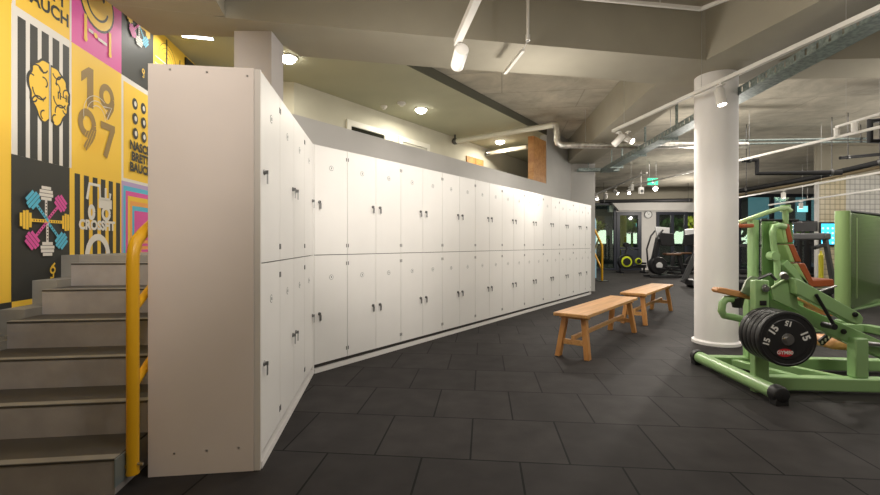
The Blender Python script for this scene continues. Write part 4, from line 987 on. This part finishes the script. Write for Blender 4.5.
for lx in (8, 12, 16):
    l = bpy.data.lights.new('garden_lamp', 'POINT'); l.energy = 70; l.color = (.95, 1, .7); l.shadow_soft_size = .3  # added light for the shrubs, no lamp is seen there
    o = bpy.data.objects.new('garden_lamp', l); C.objects.link(o); o.location = (lx, 20.6, 3.4)
b = MB(); b.box(-6, 5.2, YF, YF + .2, 0, ZS); struct(b.build('wall_far_left', m_dark))

# wall clock
v = P(648, 214.5, YF - .02)
e = thing('wall_clock', 'round white wall clock on the far white pier', 'clock', (v.x, v.y, v.z))
b = MB(); b.lathe((v.x, v.y, v.z), (0, -1, 0), [(0, .17), (.04, .17), (.04, .145), (.02, .145)], 32); b.build('case', m_darksteel, e)
b = MB(); b.lathe((v.x, v.y - .0205, v.z), (0, -1, 0), [(0, .143), (.003, .143)], 32); b.build('dial', mat('dial_white', (.8, .8, .78), .5), e)
b = MB(); b.beam((v.x, v.y - .028, v.z), (v.x + .07, v.y - .028, v.z + .03), .004, .014); b.beam((v.x, v.y - .028, v.z), (v.x - .04, v.y - .028, v.z + .10), .004, .010); b.build('hand', m_blkp, e)

# tiled wall with the screen
YT2 = 11.0
m_tile = brick_mat('tile_beige', (.62, .54, .36), (.66, .58, .40), (.25, .22, .15), .125, .125, .008, plane='XZ', offset=0, rough=.35, bump=.1, noise=.1)
m_tileg = brick_mat('tile_grey', (.62, .61, .57), (.66, .65, .61), (.28, .28, .28), .125, .125, .008, plane='XZ', offset=0, rough=.35, bump=.1, noise=.1)
b = MB(); b.box(X_(818.5, YT2), X_(846, YT2), YT2, YT2 + .06, 0, 2.85); struct(b.build('wall_tiled_beige', m_tile))
b = MB(); b.box(X_(846, YT2), 17.6, YT2, YT2 + .06, 0, 2.85); struct(b.build('wall_tiled_grey', m_tileg))
b = MB(); b.box(X_(816.5, YT2), X_(818.5, YT2) , YT2 - .02, YT2 + .07, 0, 2.85); struct(b.build('trim_5', m_white))
b = MB(); b.box(X_(816.5, YT2), 17.6, YT2 - .02, YT2 + .08, 2.851, ZS + .02); struct(b.build('ceiling_beam', m_beam, smooth=False))
x0, x1, z0, z1 = X_(821.5, YT2 - .1), X_(838.5, YT2 - .1), Zp(246, YT2 - .1), Zp(222, YT2 - .1)
e = thing('wall_screen', 'portrait screen glowing cyan on the tiled wall', 'screen', ((x0 + x1) / 2, YT2 - .06, z0))
b = MB(); b.box(x0, x1, YT2 - .06, YT2 - .001, z0, z1); b.build('screen_case', m_blkp, e, .004)
b = MB(); b.box(x0 + .03, x1 - .03, YT2 - .063, YT2 - .0605, z0 + .04, z1 - .04); b.build('display', m_screen, e)
for i in range(4):
    for j in range(3):
        xx = x0 + .07 + j * .12; zz = z0 + .08 + i * .12
        b = MB(); b.lathe((xx, YT2 - .0635, zz), (0, -1, 0), [(0, .028), (.001, .028)], 12); b.build('tile_icon', mat('icon_white', (.5, .95, 1), emit=1.5), e)

# ------------------------------------------------------------------ far equipment
def P0(px, Y): return X_(px, Y)
# yellow and blue stair rail beyond the lockers
YY = 13.4
e = thing('stair_rail', 'yellow and pale blue tubular rail beyond the far end of the lockers', 'handrail', (X_(601, YY), YY, 0))
b = MB(); b.tube([(X_(602, YY), YY, 0.02), P(602, 246, YY), P(599.5, 240, YY), P(590, 220, YY + .8)], .035, 12); b.build('yellow_rail', m_yel, e)
b = MB(); b.tube([P(601, 268, YY), P(590, 243, YY + .8)], .028, 10); b.build('yellow_bar', m_yel, e)
m_lb = mat('rail_blue', (.35, .60, .75), .4)
b = MB(); b.tube([(X_(595, YY + 1), YY + 1, .02), P(595, 222, YY + 1), P(594, 218, YY + 1), P(590, 217, YY + 1)], .04, 12); b.build('blue_rail', m_lb, e)
b = MB(); b.tube([P(590, 262, YY + .7), P(599, 238, YY + .2)], .028, 10); b.build('cross_bar', mat('rail_pale', (.6, .62, .4), .4), e)
b = MB(); b.box(X_(598, YY), X_(607, YY), YY - .15, YY + .15, 0, .02); b.build('foot_plate', m_blkp, e)
# rower with a yellow fan
YR = 17.2
e = thing('air_rower', 'black rowing machine with a yellow-edged fan under the framed window', 'exercise machine', (X_(632, YR), YR, 0))
cx = X_(625.5, YR); b = MB(); b.lathe((cx, YR - .1, .44), (0, 1, 0), [(0, .15), (.0, .29), (.2, .29), (.2, .15)], 28); b.build('fan_cage', m_blkp, e)
b = MB(); b.lathe((cx, YR - .105, .44), (0, -1, 0), [(0, .21), (.02, .20)], 28); b.build('fan_rim', mat('neon_yellow', (.65, .75, .03), .4), e)
b = MB(); b.lathe((cx, YR - .127, .44), (0, -1, 0), [(0, .15), (.03, .14)], 24); b.build('fan_hub', m_blkp, e)
b = MB(); b.lathe((cx + .45, YR - .1, .46), (0, -1, 0), [(0, .13), (.06, .12)], 20); b.build('flywheel', mat('neon_yellow', (.65, .75, .03), .4), e)
b = MB(); b.lathe((cx + .45, YR - .162, .46), (0, -1, 0), [(0, .09), (.03, .08)], 20); b.build('flywheel_cover', m_blkp, e)
b = MB(); b.beam((cx, YR, .22), (X_(646, YR), YR, .26), .12, .12); b.build('monorail', m_blkp, e, .01)
b = MB(); b.box(X_(637, YR), X_(645, YR), YR - .15, YR + .15, .34, .42); b.build('seat', m_blkp, e, .02)
b = MB(); b.tube([(cx - .05, YR, .5), (cx + .05, YR, .95), (cx + .02, YR, 1.12)], .04, 10); b.lathe((cx + .02, YR - .1, 1.1), (0, 1, 0), [(0, .09), (.2, .09)], 12); b.build('console_arm', m_blkp, e)
for xx in (X_(620, YR), X_(644, YR)):
    b = MB(); b.box(xx - .04, xx + .04, YR - .3, YR + .3, 0, .06); b.beam((xx, YR, .06), (xx, YR, .24), .06, .06); b.build('foot', m_blkp, e)
# cross trainers
m_sil = mat('trainer_silver', (.7, .7, .7), .35, .1)
def trainer(px, YR, label, mir=1, shroud=True):
    cx = X_(px, YR)
    e = thing('cross_trainer', label, 'exercise machine', (cx, YR, 0), 0, 'cross trainers by the far windows')
    k = mir
    b = MB(); b.box(cx - .65, cx + .65, YR - .32, YR - .25, .0, .07); b.box(cx - .6, cx + .6, YR + .25, YR + .32, 0, .07); b.box(cx - .08, cx + .08, YR - .3, YR + .3, .02, .10); b.build('base_frame', m_blkp, e, .01)
    b = MB(); b.lathe((cx - k * .26, YR - .14, .40), (0, 1, 0), [(0, .2), (0, .27), (.06, .30), (.22, .30), (.28, .27), (.28, .2)], 32); b.build('flywheel_housing', m_blkp, e)
    b = MB(); b.lathe((cx - k * .26, YR - .145, .40), (0, -1, 0), [(0, .11), (.01, .10)], 24); b.build('hub', m_sil, e)
    b = MB(); b.beam((cx - k * .38, YR, .6), (cx - k * .22, YR, 1.35), .14, .16); b.build('mast', m_blkp, e, .02)
    b = MB(); b.xz([(cx - k * .30, 1.30), (cx - k * .38, 1.72), (cx + k * .12, 1.68), (cx + k * .10, 1.28)], YR - .10, YR - .02); b.build('console_back', m_sil, e, .02)
    b = MB(); b.xz([(cx - k * .22, 1.08), (cx - k * .28, 1.52), (cx + k * .20, 1.48), (cx + k * .26, 1.05)], YR - .18, YR - .105); b.build('console_screen', m_blkp, e, .02)
    for sy in (-.26, .26):
        b = MB(); b.tube([(cx - k * .45, YR + sy, .35), (cx - k * .5, YR + sy, .95), (cx - k * .36, YR + sy, 1.4), (cx - k * .20, YR + sy, 1.6)], .028, 10); b.build('moving_handle', m_blkp, e)
        b = MB(); b.beam((cx - k * .4, YR + sy, .32), (cx + k * .62, YR + sy, .22), .06, .06); b.build('pedal_arm', m_blkp, e, .01)
        b = MB(); b.box(cx + k * .12 - .2, cx + k * .12 + .2, YR + sy - .08, YR + sy + .08, .33, .38); b.build('pedal', m_blk, e, .01)
    b = MB(); b.beam((cx + k * .62, YR, .1), (cx + k * .45, YR, .85), .1, .12); b.build('rear_post', m_blkp, e, .02)
    b = MB(); b.box(cx + k * .2 - .22, cx + k * .2 + .3, YR - .16, YR + .16, .74, .82); b.build('seat_tray', mat('seat_brown', (.12, .06, .03), .5), e, .03)
trainer(665, 15.0, 'black trainer with a silver console, left of its neighbour by the clock wall')
trainer(687, 16.6, 'black trainer with a silver console half hidden by the round column', -1)
# treadmills on the right and behind the column
def treadmill(px, YR, label, a=0.):
    cx = X_(px, YR)
    e = thing('treadmill', label, 'treadmill', (cx, YR, 0), a, 'black treadmills in the background')
    b = MB(); b.box(-.42, .42, -.9, .9, .05, .2); b.build('deck', m_blkp, e, .02, local=True)
    b = MB(); b.box(-.26, .26, -.85, .75, .2002, .21); b.build('belt', m_blk, e, local=True)
    for sx in (-1, 1):
        b = MB(); b.beam((sx * .40, .95, .1), (sx * .40, .45, 1.32), .07, .13); b.build('upright', mat('treadmill_grey', (.10, .10, .105), .4), e, .01, local=True)
        b = MB(); b.beam((sx * .40, .50, 1.12), (sx * .40, -.05, 1.05), .06, .07); b.build('arm_rail', m_blkp, e, .01, local=True)
        for yy in (-.8, .8):
            b = MB(); b.box(sx * .34 - .05, sx * .34 + .05, yy - .06, yy + .06, 0, .05); b.build('foot', m_blk, e, local=True)
    b = MB(); b.box(-.46, .46, .28, .62, 1.22, 1.36); b.build('console', mat('console_grey', (.09, .09, .095), .4), e, .03, local=True)
    b = MB(); b.box(-.25, .25, .50, .56, 1.40, 1.62); b.beam((0, .53, 1.34), (0, .53, 1.42), .1, .04); b.build('screen', m_blkp, e, .01, local=True)
treadmill(729, 11.2, 'black treadmill just emerging left of the round column', R(80))
treadmill(748, 12.9, 'black treadmill seen between the column and the green machine', R(60))
treadmill(792, 9.4, 'black treadmill with grey uprights left of the cyan screen', R(-60))
treadmill(785, 13.8, 'black treadmill deeper in the room behind the orange back pads', R(-80))
treadmill(770, 16.0, 'farthest black treadmill, before the right background window', R(-80))
e = thing('green_panel_machine', 'dark green boxed gym machine top behind the orange pads', 'gym machine', (X_(804, 12), 12, 0))
b = MB(); b.box(X_(798, 12), X_(810, 12), 12, 12.08, Zp(233, 12), Zp(225, 12)); b.build('head_panel', m_grs, e, .02)
b = MB(); b.beam((X_(801, 12), 12.04, 0), (X_(801, 12), 12.04, Zp(233, 12)), .08, .08); b.beam((X_(808, 12), 12.04, 0), (X_(808, 12), 12.04, Zp(233, 12)), .08, .08); b.build('post', m_blkp, e)
b = MB(); v = P(821, 255, 9.6); b.tube([(v.x, v.y, .0), (v.x, v.y, Zp(255, 9.6))], .045, 14); b.lathe((v.x, v.y, Zp(255, 9.6)), (0, 0, 1), [(0, .045), (.05, .02), (.09, .02)], 14)
tag(b.build('yellow_bottle_post', mat('yellow_bright', (.8, .7, .05), .4)), 'slim yellow post beside the grey treadmill uprights', 'post')
